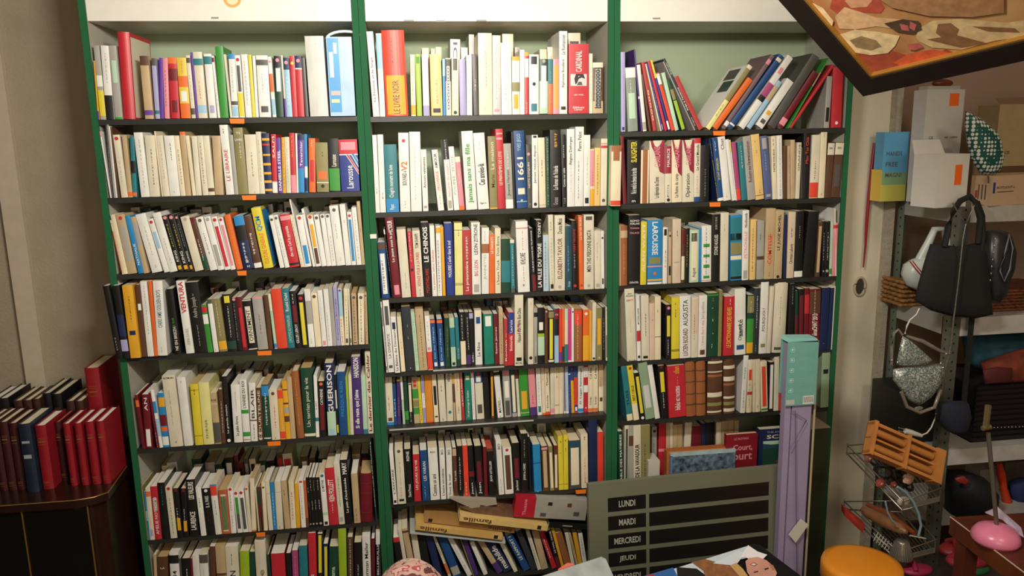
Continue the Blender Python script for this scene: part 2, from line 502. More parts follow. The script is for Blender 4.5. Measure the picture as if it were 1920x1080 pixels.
598 662 572 325 w;t k 38 88 Amours valaisannes;p e 5 9
770 835 695 330 w;t o 34 65 PROVENCE;t k 70 94 AMOUR;~ e 5 28
875 935 810 215 w D13;b k 72 100;~ w 73 99;t p 20 66 histoires de soeurs;p e 3 14
940 1002 875 295 w;t e 62 86 PETITE;t e 25 55 POUPEE
1005 1060 950 405 p;b o 0 8;b i 90 100;~ w 50 75
1075 1197 1020 125 w D14;T g 9 84 jamais sans ma fille
1207 1327 1150 145 w D14;T k 32 60 Ces années-là;h k 8 figaro;~ e 78 90
1335 1420 1308 180 a2 D13;t c 55 92 La maison;t br 30 48 Marie;b a 0 2
@920 225 5.836
80 160 50 100 r D14;t i 30 72 LE PRINTEMPS DE L'ETE;h w 94 JEAN;h w 88 HARRIS
165 250 135 260 e;t k 20 60 Joanna Herzen;~ w 60 90;b w 0 14
254 276 225 130 k
280 402 240 120 n2 D14;T i 37 66 1661;t l 74 96 YVES JEGO;p i 18 26;b l 8 9;h w 10 e
405 455 385 270 E;t w 32 72 NOTS COQUIN;o p 85;h w 6 J
458 522 450 165 w;t k 34 86 Jamais mieux depuis;o k 5;p k 96 99
528 606 510 195 i;~ br 45 70;b e 3 4
609 650 598 185 G;~ c 4 98
655 770 650 110 k D14;t w 23 54 Le Roman de Yolanda;t a 78 96 ~;t e 3 13 Grasset
773 836 755 160 k D13;t w 28 54 Contes sur table;~ w 68 86;t e 5 12 1 e d
838 920 835 100 w D14;~ e 20 60;t k 55 90 Régine Deforges
922 1012 930 75 w D14;t k 70 94 Pierre Pelot;~ k 10 60
1016 1086 1020 165 w D14;~ e 30 70;p k 4 12
1088 1132 1090 320 i;b p 35 98;b a 0 30;~ r 30 60
1134 1196 1140 305 a3;~ br 20 90
1200 1306 1210 205 c D13;b r 86 90;b r 92 93;~ m 20 70;o E 8
1312 1420 1325 280 i y-3;b r2 1 9;p br2 75 98;b br2 90 100
#M3 M -0.51 0
@695 385 6
115 215 60 420 n2;p w 8 80;t E 15 70 ~;b br 88 98
217 250 115 265 k D14;b w 92 99;~ w 40 80
252 350 152 140 R D14;t w 45 88 Le jeune sous la pluie;p p 4 16;T w 82 96 AMOUR
355 455 290 275 c D13;~ e 14 38
465 512 410 295 r;~ w 55 98;o k 42
515 600 465 290 c;t r 16 68 VOYAGE POUR A LA PUREE;t k 74 96 TOM SHARPE;~ g 2 12
605 692 560 195 k D13;T w 47 94 LE CHINOIS;t r 5 38 MONTHILLAIRE
697 750 660 230 w;t r 10 66 La passion selon Galatée
755 806 730 235 w;b a 90 98;~ k 5 80
808 845 780 245 a
857 945 825 205 n3 D13;t w 26 76 MOLIERE L'enfer dans le sud
952 1040 938 200 Y2 D13;b k 14 14.7;b k 16 16.6;~ k 82 90;b k 90 90.6
1047 1140 1030 280 r3 D13;t w 6 52 La prisonnière;t w 55 90 ~
1145 1241 1130 195 w D13;t r 26 48 BIG LEON;t k 56 98 LEON ZITRONE;p e 3 14
1250 1330 1250 255 w;t e 22 60 JEANNETTES;b br2 62 76;~ e 80 96
1335 1396 1335 330 o;t w 68 96 LE PIANISTE;~ o 20 60
1399 1465 1395 260 i;t R 14 52 L'heure Truck;t E 58 88 Dom Berra
@920 380 6
122 222 115 410 G;b T 20 60
225 276 212 420 T;~ w 14 90;b E 0 8;b i 94 100
310 442 280 215 w D14;b r 90 91;t k 40 56 KHLORE;~ r 60 88;~ r 16 38;h k 10 B
455 470 415 270 k;
472 517 430 290 k;b R 1 27;t w 32 96 LE JEUNE HOMME DE TELEPHONE
520 590 510 200 k D13;T w 6 68 LA FILLE DU TIGRE;t w 76 98 TOREY
595 656 588 365 l2;~ E 8 90
660 720 640 140 c D14;~ e 10 70;p k 3 9;~ br 80 92
722 836 720 145 c D14;t R 16 70 ELIZABETH TAYLOR;t k 76 96 Donna Moss;o e 5
840 917 833 265 T2 D13;~ l 30 70;t l 5 14 Actes
918 976 905 205 k D13;t r 55 88 MARY HIGGINS;t e 32 52 ~;o r 6
1000 1046 985 150 o D13;t c 68 98 Le bal de BCBG;o r 6
1050 1160 1050 140 c D13;t k 24 80 MEN THIS PERSONNE BASTA;p E 93 98;o e 5
1172 1244 1165 320 c;~ e 50 80;p e 3 9
1246 1280 1240 320 w;p E 8 18;o k 88
#M4 M -0.761 0
@695 540 6.352
135 202 60 170 w D14;t k 22 58 vendre une enfant;p E 66 92;p k 4 9
210 282 140 150 w D14;t E 20 54 LA DIVERSITE ;p E 66 92;p E 6 10
290 352 235 345 w y-1;t k 4 80 La Baleine des Dinosaures;p n 78 90
365 415 310 345 i;~ o 30 60
425 532 360 225 E2 D13;~ e 50 54;~ e 68 73;~ w 4 6
536 581 475 290 m;~ a2 10 90
585 680 525 255 b D13;~ br 5 92
685 745 640 335 w;b r2 1 34;o p 40;~ e 55 90
752 808 705 375 n2 y3;b o 92 98;t l 18 84 Dix sur l'Afrique;p w 2 10
822 886 785 375 n2 y3;b o 92 98;t l 14 80 Dix sur l'Afrique;p w 2 10
890 948 875 360 G y3;~ a2 20 85;
955 1022 925 360 m y3;b T 40 80;p k 2 8
1030 1072 1000 350 T y3;b G 0 14;~ w 14 40
1080 1140 1055 290 k y3;b i 2 46;~ w 50 96
1142 1200 1110 290 k y3;b v2 2 20;~ w 30 90
1202 1247 1170 290 k y3;b V 88 98;t w 6 24 RUTH ~
1250 1332 1235 270 w y3;p n2 76 88;b i 88 99;t k 16 42 Le Rêve
1360 1472 1340 315 T3 y3;p w 76 96;~ T 10 60
1478 1532 1460 310 R y3;t w 20 74 Saint James
1534 1584 1522 250 b D12 y2;~ br 20 90
@920 540 6.352
160 205 155 370 r3;t w 10 70 Roman ~
207 276 210 290 r D13;b n3 60 99;t w 28 56 Bonheurville;t w 62 86 Lacroix
278 390 275 90 c D14 y-1;t k 34 82 Histoire d'un Pierre Bon Dieu;h k 4 MICHEL;p k 7 12;t r 46 64 ~
445 510 445 130 c;o k 10;~ e 88 96
515 556 515 240 e;b k 84 92;p E 2 14;~ w 20 40
565 642 560 235 k;b Y3 48 54;b m 15 48;p w 60 74
645 682 645 250 br;o p 95
690 752 690 270 k;p Y 8 84;b a2 86 98;b i 2 6
762 812 760 240 l;b k 50 80;b R 80 99;h w 88 CS
818 850 818 250 r2;b v 2 20
853 880 853 250 o;b G 1 30
883 920 883 250 i;b T 1 34;b m 80 100
924 962 924 250 p3;b w 0 3
964 992 964 240 w;o k 93
1000 1086 1000 250 br2;b r2 70 96;~ i 5 90
1098 1172 1100 260 o;b a 2 50;o i 92
1174 1203 1175 280 a
1207 1250 1215 178 c;o k 4
1255 1326 1255 240 a2;p a 30 80;h w 5 fi
1329 1366 1325 230 k;~ e 20 80
1372 1450 1367 228 c y-1;p br 6 48;o r 94
#M5 M -0.96 4
@700 670 7.712
190 300 155 270 c;b u 0 6;~ r 30 60;p br 8 15;~ k 88 98
302 346 275 360 n2;t l 20 60 ROI;b k 96 100
350 400 335 310 v2;~ p 20 60;b Y 94 98
420 462 375 280 m;b w 52 99;~ e 20 48
466 520 430 340 G;b g 10 30
523 582 495 390 k;p i 30 98;~ w 5 98
590 676 545 290 b;b g 20 34;b g 54 74;b a2 36 50;o r 90;o r 82
680 722 630 250 Y;~ k 5 50;b k 94 99
725 768 680 230 V;b w 30 60;~ v 10 90
772 876 730 260 o3;~ a 10 90;b o 0 4
885 950 840 250 i;p k 36 76;p k 10 13
965 1062 920 200 c;~ k 88 96;~ k 60 74;~ k 2 7
1068 1158 1040 195 c;t k 78 98 VIRGINIE;o T 18
1160 1196 1130 250 b;b br 40 80;b a 84 96
1200 1278 1160 190 i;~ o 60 98;~ k 15 30;~ m 50 90
1285 1328 1240 180 r3;t w 28 98 LE ROI LA PRINCESSE
1335 1427 1310 200 T3;t w 6 60 Un personnage de Genève;p i 82 90
1430 1482 1395 175 w;o r 94;~ e 10 80
1495 1606 1455 190 c;b n2 74 98;o r 92;p w 76 88;p E 12 30
1610 1692 1575 190 k
1708 1750 1690 210 br;p a 5 90
@920 660 7.712
105 187 35 225 w;b k 84 90;t k 10 40 MAITRES ~;~ k 2 4
205 305 165 240 e;b p 86 94;p w 40 74;p E 4 34
315 386 278 265 T2;p i 10 90;b e 0 8
390 432 345 215 c;b R 76 99
435 562 400 205 g D14;p a 14 50;b i 6 7
575 670 535 205 p D13;b v2 0 17;~ p2 24 44
680 746 650 190 w;p T 6 18;~ e 24 90
750 796 725 190 i;~ k 70 84;b o 0 4
800 862 775 190 i;b r2 93 99;b r2 0 6;t k 14 40 Daddy;t k 58 86 Thomas
866 922 862 190 c;b p 2 12
925 990 920 190 i;~ k 74 94;b br 18 19
992 1050 990 170 i;~ a 50 90
1055 1085 1045 160 w;p v2 5 98
1090 1130 1075 170 l2;b w 0 4;b m 96 100
1132 1166 1115 190 n3;b w 80 82;~ l 10 60
1170 1212 1150 190 a;b n2 68 99;o r 92
1215 1262 1200 170 r2;b n2 72 99;b n3 2 16;p w 4 12
1265 1342 1265 150 w;b u 1 8;b u 93 99;t k 17 88 D. Leger Saintonge
1344 1408 1340 150 r;b w 70 90;b w 40 54;~ k 72 88;h w 9 B
1410 1480 1410 145 i;b o 1 7;b o 94 99;t k 15 30 Loup;t k 66 88 Cd Bla
1482 1552 1480 145 i;b o 1 7;b o 94 99;t k 15 30 Loup;t k 66 88 Cd Bla
1565 1647 1565 140 i;~ br 50 70;p br 20 28;b b 50 100
#M6 M -1.228 0
@710 785 6.75
188 238 130 410 w y-1;t k 20 66 L'AFFAIRE;p k 3 8
245 347 200 390 c y-1;~ e 10 80;o E 96;p k 5 9
360 442 320 390 k;t w 78 96 RENE;t w 10 34 Daniel Prevost
455 538 430 455 r;t w 25 88 LES JOURS DE VIE
560 648 520 405 n2;t w 40 78 LES VARAN;~ l 5 30
660 777 620 375 w;h k 92 RO;t k 8 50 Comme un ami;
790 857 765 375 w;t k 88 97 BO;t k 8 60 L'autre soi-même
870 942 850 375 w;t k 88 97 BO;t k 8 50 Sous la mer
957 1006 930 370 br;b b 84 98;t w 35 55 La nuit
1010 1077 990 350 k;~ w 16 80
1085 1150 1055 345 r2;~ w 5 30
1160 1228 1120 345 k;t w 5 28 Jean;b R 40 50
1250 1337 1210 350 k;p R 28 70;t w 5 28 Jean
1340 1383 1320 360 R
1387 1482 1350 385 k Pr2;t w 30 74 JEAN LETELLIER;b br 94 100
1525 1592 1480 280 w D12;t k 84 94 BO;~ e 5 30
@920 775 6.75
185 292 150 440 w;p br 10 84;o r 95
300 387 270 380 k;p R 30 70;t w 6 26 Jean Bertrand
392 478 380 260 k D14;t w 22 50 JOHN le CARRE;~ e 60 90
480 520 455 300 k D14
555 648 530 400 u;b n2 60 62;~ w 0 3
665 742 640 420 br;p b 8 90;b p 92 97
755 806 730 420 a2;p i 6 86
808 856 800 410 br;p i 6 80;b R 92 99
865 926 850 290 Y D13;~ k 88 92;~ k 68 72;b k 10 10.6
928 986 920 275 Y D13;~ k 88 92;~ k 70 76;b k 10 10.6
1000 1143 990 350 E;b T2 62 98;p i 8 85;~ w 40 60
1150 1236 1140 270 i D12;~ r 10 60;~ k 90 97
1245 1352 1240 90 n D15
1355 1428 1350 240 r2 D13
#M7 M -1.53 0 ref
@680 920 6.75 915
430 506 385 600 k D14;b r 0 25;b r 90 100
510 562 440 500 c D14;
565 652 480 490 b D15;b br 92 96
655 742 590 500 c D14
746 850 670 520 k D15
853 968 760 560 n D14
972 1048 845 590 c D14;t k 55 90 ALERTE ROUGE;b o 10 35
1080 1182 950 590 n2 D15;b e 5 25
1237 1304 1075 610 w D15;~ e 20 90
1310 1342 1200 600 a2 D13
1350 1415 1250 620 v2 D13
1465 1522 1355 660 w D15
@900 900 6 900
100 168 -30 690 b D14;b v2 0 30
172 290 45 700 n D15;T w 10 80 mathilde
296 358 190 695 c D14
425 510 285 635 n2 D15;t w 30 95 LE RAPPORT 1
530 600 400 585 E2 D15
603 658 505 585 c D14;~ k 10 90
662 742 580 585 b D15
760 832 650 590 r D15;t w 30 80 ~
836 885 755 570 k D15;t w 40 98 LE MAL NOIR;b R 0 30
890 926 795 540 a D14
935 1008 850 600 br2 D14
1012 1056 950 605 c D13
1060 1092 990 605 b D13;~ k 50 90
1096 1142 1040 600 a D13;
1150 1196 1105 605 w D14;~ k 30 90
#R1 R 0.009 0
@1150 75 6.17
80 140 75 140 V D14;~ e 20 80;p n 2 6
144 286 110 320 e3 D14;b w 84 99;~ w 45 80;p m 20 60
289 340 200 110 v2 D16;b w 40 43
343 386 268 290 w D14;b e 2 14
392 440 300 400 br D13
443 500 305 260 r3 D14;t i 15 60 ooooo
503 518 325 280 i D14
520 584 335 270 n3 D14;t l 30 65 ~;p V 2 10
586 626 388 250 r D14;~ p 10 50
629 662 418 240 n3 D14;b Y 75 100;b w 2 14
665 714 480 385 r2 D14;b w 80 98;~ o 20 70
717 760 555 385 m D14
766 836 590 460 G D14;b Y3 2 58;b a2 60 80
842 915 475 255 e D15
920 985 538 225 E2 D15;t w 6 18 Grégoire;T w 28 60 Prêt à l'avance;t w 78 94 Sarah
988 1046 705 440 r3 D14;
@1360 75 6.17
-250 -182 270 280 i D16;Z w 3,97,2,98;Z G 20,75,58,76;Z E 25,85,78,95;b Y2 0 45;b a2 45 95;~ k 20 40
-180 -96 265 430 o D14;
-92 -6 515 150 br3 D16;b p 88 94;b w 4 10
-3 75 630 160 n2 D16;b w 4 6;b i 92 96
120 212 725 170 w D16;b p2 45 62;b k 38 45;p p 76 84
225 290 615 465 l D14;b b 60 90
318 428 720 440 w D14;p a 26 34;p E 8 16
450 570 1010 150 E D17;
575 660 1020 350 R D16;b p 4 16
664 712 1150 190 g D16;b p 60 80
715 765 1230 275 r D16
1122 1200 1162 420 e D12;p k 12 40
1204 1340 1230 320 r D14;o w 8
#R2 R -0.227 0
@1150 240 7.2
120 182 78 110 R D13
186 360 190 160 k D14;T Y 65 97 SLAUGHTER;t w 16 56 Ne le vends les cheveux de ma tête;h w 4 m
366 475 378 300 o2;b i 0 100;p br2 0 100
485 695 482 175 c D13;q R2 6,100,99,100,99,46,66,50,48,66,30,82,14,90;t p 58 90 CHARLAINE;t k 8 42 La diplomatie des Dames
699 786 700 250 c;b R2 52 100;t w 64 96 MAURICE;t k 10 34 ~;o k 5
789 926 787 165 i D13;q R2 3,100,99,100,99,42,62,48,44,66,18,84;t p 56 90 CHARLAINE;t k 8 46 La Reine du camp
931 1086 937 165 c D13;q R2 3,100,99,100,99,46,62,52,44,68,18,84;t p 60 90 CHARLAINE;t k 8 46 Opération
1088 1168 1100 140 c D13;b r 92 100;t k 50 90 Le Grand Monde;b n2 0 8;~ r 14 44
1172 1290 1185 240 k;~ e 10 60
1320 1404 1205 150 n D13;t Y 6 66 ECRIN DE VENGEANCE;~ w 72 96;b w 0 4
1408 1490 1320 145 n2 D13;t Y 34 68 LE CHAT CENDRILLON;~ w 80 96;b w 0 5
1492 1588 1410 125 w D14;t E 80 97 Chat;~ e 4 12
1590 1652 1495 160 w D13;~ e 4 12
@1360 235 7.2
88 156 0 200 w D13;b Y 80 97;~ r 20 70
160 215 85 235 p2;b r2 2 20;~ r 30 70
222 296 165 230 T;~ w 55 95
302 410 232 155 e D13;t R 28 92 Robert ou l'intransmission;~ k 40 70
414 525 345 130 a3 D13;~ k 88 92;~ k 10 15;b br 6 7;~ br 72 76
538 636 468 155 n4 D13;p e 80 97;~ l 46 76;p e 4 8
639 702 618 150 i D12;t k 44 80 FAITES VOS JEUX;~ k 85 97
705 776 692 140 w D13;~ e 5 95
780 832 785 280 br
836 880 836 285 b;~ br 10 95
885 942 882 200 b D12;
945 1000 975 235 c;t E 50 98 GRANDE
1003 1036 1010 300 E
1040 1128 1065 110 k D14;t r2 54 94 Mao Tse Chia
1132 1244 1180 130 c D14;b r2 1 25;~ k 30 60
1246 1334 1290 95 i D14;~ e 94 98;~ br 4 8
1336 1425 1392 235 br;b c 78 99;h E 90 BK
1428 1540 1495 230 br;b c 78 99;p E 20 60;h E 90 BK
#R3 R -0.503 0
@1145 375 6.543
52 92 50 310 b
95 208 95 320 br2 H;b b 80 92;~ a 20 70
214 360 222 190 k D14;h w 92 REMO;h w 88 FORLANI;h p 82 Violettes;h p 75 PALACE;h w 4 DENOEL
364 436 375 270 Y D13;t w 20 97 ALAN WATT
450 628 455 250 u D14;D w 46 97 LAROUSSE;b a 5 8;b p 27 29;p a2 32 42;b w 0 3;o o 17
638 692 645 340 w;p k 86 97;~ E 30 60
704 742 710 390 b;p k 16 34;o k 92
758 860 762 240 i2 D13;~ k 74 84;~ e 12 14;p e 32 34
864 902 875 360 br;b R 72 98;b i 6 50
905 958 918 350 k;~ a 30 90
963 1078 970 370 m;p i 4 97;p E 78 94;t k 10 28 Auguet
1084 1114 1085 350 u
1116 1232 1120 320 w D13;~ k 92 99;p g 62 68;p g 44 49;p g 25 31;p g 6 11;~ k 14 90;b r 2 3
1235 1336 1248 180 k D14;t w 40 70 STONE HUGUES;t e 78 96 ~
1340 1440 1350 160 c D14;~ e 74 84
@1370 375 6.546
0 134 0 190 u D13;b T 60 96;b k 62 72;b a2 40 58;b i 32 38;b T 6 30;b k 2 6
138 216 150 130 w D13;t p 32 70 PETRONILLE;t k 76 96 Nothomb;p e 2 14
234 302 250 240 a3;~ k 14 86
318 404 330 262 e;~ E 68 80;b br 34 40
408 524 440 110 b D13;t r2 22 64 COMTESSE;~ r 20 66;~ k 4 12
528 626 560 130 b D13;t k 42 94 LE JUGE MICHEL;o k 3
638 682 650 180 n D12
685 772 715 150 i2 D12;~ k 62 76;t G 22 52 Christian Laborie
774 878 800 140 k D14;b w 1 10;~ e 60 80
880 1010 960 140 k D14
1014 1092 1055 270 br;p b 8 92;b G 6 12
1095 1150 1110 265 k;o e 10;~ w 30 80
1152 1206 1170 265 k;o e 10;~ w 30 80
1208 1240 1230 270 m;b g 4 14
1243 1300 1262 285 p;b r 90 96
1300 1430 1290 105 w D15;~ e 40 90;~ k 14 30
#R4 R -0.771 0
@1145 520 6.543
205 320 170 145 c D14;h k 93 Jean;h k 90 Raspail;h r 84 SEPT;~ e 40 60;h k 1 Stock
328 372 310 220 w D13;t k 56 80 MYSTERE INFINI;b r 30 46;p k 4 8
382 476 372 228 c D13;~ k 38 74;p k 3 7
478 543 475 322 i2;~ br 70 72;~ br 42 43
545 616 545 240 i D13;~ br 76 82;b br 36 37
678 742 678 340 k;o p 94;p Y 42 80;~ w 8 36
745 842 750 250 Y;~ k 88 92;~ k 68 80;b k 12 13;b k 14 15
845 982 845 235 w D14;t R 4 48 LUCIEN BODARD;t T2 52 94 AUGUSTA
988 1072 995 250 c;~ br 30 74;b i2 40 98
1074 1172 1088 225 w D13;t p 20 60 L'amour dans le sang;t e 62 90 Jacqueline;p br 4 12
1183 1312 1195 200 G D13;b g 96 98;~ e 88 94;~ w 76 79;~ w 56 62;~ w 36 39;~ w 14 20
1315 1356 1335 160 a2 D13
1380 1502 1400 240 r D13;t Y 14 82 LE DICTIONNAIRE DES REVES;~ w 86 97
@1365 515 6.546
75 216 75 180 w D14;t G 28 54 santé;t E 22 46 Objectif;p n2 8 15;
222 302 245 250 G;b g 20 60;b a 2 20;b a2 70 98;~ w 70 90
304 372 330 170 E2 D13;~ w 40 90;~ e 4 14
378 470 410 95 w D14;t E 32 64 POURQUOI ?;p a2 9 14
472 522 520 150 c D13
545 700 590 100 c D14 H;~ a2 40 80;p E 4 8
728 798 760 110 k D14;~ e 70 96
800 850 810 200 G D13;b R 10 60
853 925 870 180 k D13;p R 20 90
928 984 945 170 R D13;b r 60 90
987 1118 1010 180 R D14;T w 24 60 almaCHAT 2013;b br 60 96;~ i 20 98
1120 1214 1160 165 n D14;~ V 10 12
1216 1322 1265 165 n D14
1328 1406 1375 140 c D14
#R5 R -0.988 0
@1145 660 7.712
240 322 150 215 T D13;b i 0 12;t k 28 56 TUSS
326 416 225 205 Y;t k 36 64 BEST CELLE;b i 0 30;o r 95
430 502 340 310 k;p Y 14 92;o w 4
510 640 395 170 m2;p e2 20 60
643 716 530 200 w D12
740 832 685 205 k;p Y 50 88;~ w 20 48;o R 97
850 1096 820 210 r D13;t w 14 60 bébés et recettes;t a 84 98 alban;~ p 20 60;~ p 60 80
1102 1240 1080 150 br2 H;b br 20 23;b br 40 42;b br 62 64;b br 82 84
1246 1380 1240 140 br2 H;b br 20 23;b br 40 42;b br 62 64;b br 82 84
1402 1610 1415 110 br H;b c 4 7;b a2 16 22;b c 32 40;b br2 68 72;b c 76 78;b c 92 96
1640 1800 1640 110 br H;b c 4 10;b a2 16 22;b c 28 32;b br2 52 56;b c 60 68;b c 82 88
@1360 640 6.752
190 250 235 180 w;~ E 60 80;~ k 10 40
255 330 278 240 i;p r2 62 82;b r 34 40;~ g 10 60
335 378 340 238 i;~ r 50 60
380 440 380 235 i;~ k 6 16
445 540 430 262 i;p r2 10 90;b i 96 99;b g 2 6
545 605 560 268 k;p w 5 95
612 672 625 200 c
675 752 695 180 r3
1205 1325 1230 150 m2 D14;p k 62 70
#R6 R -1.26 0 ref
@1145 775 7.712 900
110 186 95 265 G D14;t w 5 95 LA TABLE DES MATIERES
200 258 205 180 c D14;p E 5 95
262 328 262 182 e D14;b br 70 85
332 438 330 180 c D15;T k 4 72 CEDRI DE LA VAVASOUR
441 570 441 180 a2 D15;~ k 20 72
595 664 598 200 e D14 y9;o k 92;~ E 30 70
690 790 700 155 r D14 y9;b p 50 55
800 858 800 140 b D14 y9
860 900 860 140 c D14 y9
905 968 905 170 b D14 y9
970 1040 970 165 b D14 y9
1042 1140 1078 135 c D14 y9
1150 1300 1160 195 R D14 y9
1310 1370 1315 150 n D14 y9
1375 1500 1380 140 k D14 y9
1530 1600 1530 135 i D14 y9
1605 1700 1605 120 b D14 y9
1702 1780 1702 110 b D14 y9
1785 1850 1790 110 b D14 y9
"""
# ---------------------------------------------------------------- room shell
plaster = mat('plaster_wall', 'A0937E', rough=.9, vary=.10, scale=6, bump=.5, bscale=140)
plaster_w = mat('plaster_white', 'D2CAB4', rough=.9, vary=.06, scale=4, bump=.25, bscale=90)
brownwall = mat('painted_wall', 'A48A78', rough=.9, vary=.08, scale=3)
w_ = MB(); w_.box((-2.6, .34, 0), (2.69, .44, 2.95), plaster); struct(w_, 'wall_back')
w_ = MB(); w_.box((2.69, .40, 0), (4.2, .62, 2.95), brownwall); struct(w_, 'wall_recess')
w_ = MB(); v = [(2.432, .103), (2.665, .142), (2.665, .339), (2.432, .339)]
w_.add([(x, y, 0) for x, y in v]+[(x, y, 2.95) for x, y in v], [(0,1,5,4), (1,2,6,5), (2,3,7,6), (3,0,4,7), (3,2,1,0), (4,5,6,7)], plaster_w); struct(w_, 'wall_splay')
w_ = MB(); w_.box((2.6655, .106, 0), (2.688, .339, 2.95), mat('rough_plaster', 'A39A86', rough=.95, vary=.15, scale=40, bump=1.0, bscale=160)); struct(w_, 'wall_pillar')
w_ = MB(); w_.box((-2.6, -4.6, -.1), (4.2, .6, 0), mat('floor_tiles', '5A5048', rough=.6, vary=.2, scale=5)); struct(w_, 'floor')
w_ = MB(); w_.box((-2.6, -4.6, 2.95), (4.2, .62, 3.05), mat('ceiling_paint', 'C8C0B0', rough=.9)); struct(w_, 'ceiling')
w_ = MB(); w_.box((-2.7, -4.6, 0), (-2.6, .44, 2.95), plaster); struct(w_, 'wall_left')
w_ = MB(); w_.box((4.2, -4.6, 0), (4.3, .62, 2.95), plaster); struct(w_, 'wall_right')
w_ = MB(); w_.box((-2.7, -4.7, 0), (4.3, -4.6, 2.95), plaster); struct(w_, 'wall_front')
w_ = MB(); a = at(8, 400, .33).x; b = at(46, 400, .33).x; w_.box((a, .315, 0), (b, .339, 2.95), mat('pipe_casing', 'BDB09A', rough=.8, vary=.06)); struct(w_, 'trim_1')
h_ = MB()
def wallpt(px, py):     # on the splayed wall
    r = ray(px, py); n = Vector((.044, -.263, 0)); o = Vector((2.402, .098, 0)); s = (o-CAM).dot(n)/r.dot(n); return CAM + r*s
p0 = wallpt(1611, 537); n_ = Vector((.044, -.263, 0)).normalized(); tt_ = Vector((.263, .044, 0)).normalized()
def disc(mb, c, r, off, m, r2=None, n=28):
    c = c + n_*off; ring = [c + tt_*r*.023*math.cos(i*2*math.pi/n) + Vector((0,0,1))*r*.033*math.sin(i*2*math.pi/n) for i in range(n)]
    mb.add(ring, [tuple(range(n))], m)
ringm = mat('vent_ring', 'A89C84', rough=.8); 
pts = [p0 + n_*.003 + tt_*.024*math.cos(i*2*math.pi/28) + Vector((0,0,1))*.034*math.sin(i*2*math.pi/28) for i in range(28)]
t = empty('wall_vent', p0, 'round dark vent hole in the pale wall right of the bookcase', 'vent')
h_.tube(pts, .005, ringm, close=True); h_.build('rim', t); h_ = MB(); disc(h_, p0, 1, .002, mat('hole_dark', '3A332A', rough=.9)); h_.build('hole', t)
# ---------------------------------------------------------------- three bookcases
green = mat('green_edge', '0F5A32', rough=.8, vary=.08, scale=8)
inner = mat('side_panel_grey', 'B4B0A2', rough=.6, vary=.05)
back = mat('back_panel_green', 'A6B496', rough=.75, vary=.06, scale=3)
shelfm = mat('shelf_black', '2A2A26', rough=.45, vary=.15)
white = mat('white_laminate', 'E4E0D4', rough=.4, vary=.03)
stripm = mat('pale_strip', 'B8B8B0', rough=.35)
tagm = mat('orange_tag', 'F07A1C', rough=.5)
LV = {'L': [.0725, -.16, -.396, -.66, -.97, -1.29, -1.56], 'M': [.069, -.23, -.51, -.761, -.96, -1.228, -1.53], 'R': [.009, -.227, -.503, -.771, -.988, -1.26, -1.53]}
TAGS = {'L': [(430, 458, 0), (453, 480, 1), (444, 462, 2), (482, 509, 3), (501, 526, 4), (480, 497, 5)], 'M': [(1079, 1099, 5)], 'R': [(1337, 1360, 0), (1330, 1351, 1)]}
MK = {'L': [(396, 410, 32)], 'M': [(757, 776, 37), (818, 834, 38), (893, 912, 37)], 'R': [(1224, 1238, 33)]}
ZT = CZ + .355
for k, B0 in (('L', 0), ('M', .8), ('R', 1.6)):
    Wb = .83 if k == 'R' else .8
    root = empty('bookcase', (B0+.4, .15, 0), {'L': 'leftmost green-edged bookcase, beside the dark cabinet', 'M': 'middle green-edged bookcase with the brightly lit white top panel', 'R': 'rightmost green-edged bookcase, behind the opening hours board'}[k], 'bookcase', 'green-edged bookcases side by side')
    for x0, x1 in ((B0+.0006, B0+.02), (B0+Wb-.02, B0+Wb-.0006)):
        p = MB(); p.box((x0, .003, 0), (x1, .33, 2.75), inner); p = p.build('side_panel', root)
        e = MB(); e.box((x0, -.001, 0), (x1, .003, 2.75), green); e = e.build('edge_strip', p); e.location = e.location
    p = MB(); p.box((B0+.02, .305, .02), (B0+Wb-.02, .315, 2.75), back); p.build('back_panel', root)
    p = MB(); p.box((B0+.021, .004, ZT), (B0+Wb-.021, .022, 2.75), white); fa = p.build('fascia_panel', root)
    p = MB(); p.box((B0+.021, .022, ZT), (B0+Wb-.021, .304, ZT+.018), white); p.build('top_compartment_board', root)
    for a, b, y in MK[k]:
        A, Bq = at(a, y, .0035), at(b, y+3, .0035); p = MB(); p.box((A.x, .0025, Bq.z), (Bq.x, .0039, A.z), mat('mark_grey', '8A8880')); p.build('sticker', fa)
    if k == 'L':
        c0 = at(435, -3, .003); p = MB(); n = 24
        p.add([(c0.x+.026*math.cos(i*2*math.pi/n), .0036, c0.z+.026*math.sin(i*2*math.pi/n)) for i in range(n)], [tuple(range(n))], mat('round_sticker', 'E8A45A')); 
        p.add([(c0.x+.018*math.cos(i*2*math.pi/n), .0033, c0.z+.018*math.sin(i*2*math.pi/n)) for i in range(n)], [tuple(range(n))], mat('round_sticker_in', 'F0D8B0')); p.build('sticker', fa)
    for i, zr in enumerate(LV[k]):
        z = CZ+zr; p = MB(); p.box((B0+.0203, .001, z-.010), (B0+Wb-.0203, .304, z), shelfm); sh = p.build('shelf', root)
        p = MB(); p.box((B0+.0203, -.0015, z-.016), (B0+Wb-.0203, .001, z-.0006), shelfm)
        p.build('front_lip', sh)
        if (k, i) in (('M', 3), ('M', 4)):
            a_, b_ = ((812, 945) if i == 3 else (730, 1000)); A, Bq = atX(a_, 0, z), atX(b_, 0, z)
            p = MB(); p.box((A, -.0035, z-.005), (Bq, -.0016, z-.0002), stripm); p.build('pale_edge_strip', sh)  # thin pale strip along part of the shelf's front edge
        for a, b, j in TAGS[k]:
            if j != i: continue
            A, Bq = atX(a, -.008, z), atX(b, -.008, z); p = MB(); p.prism([(A, z-.003), (Bq, z-.003), (Bq-.001, z-.018), (A+.002, z-.017)], -.009, -.0075, tagm); p.build('price_tag', sh)
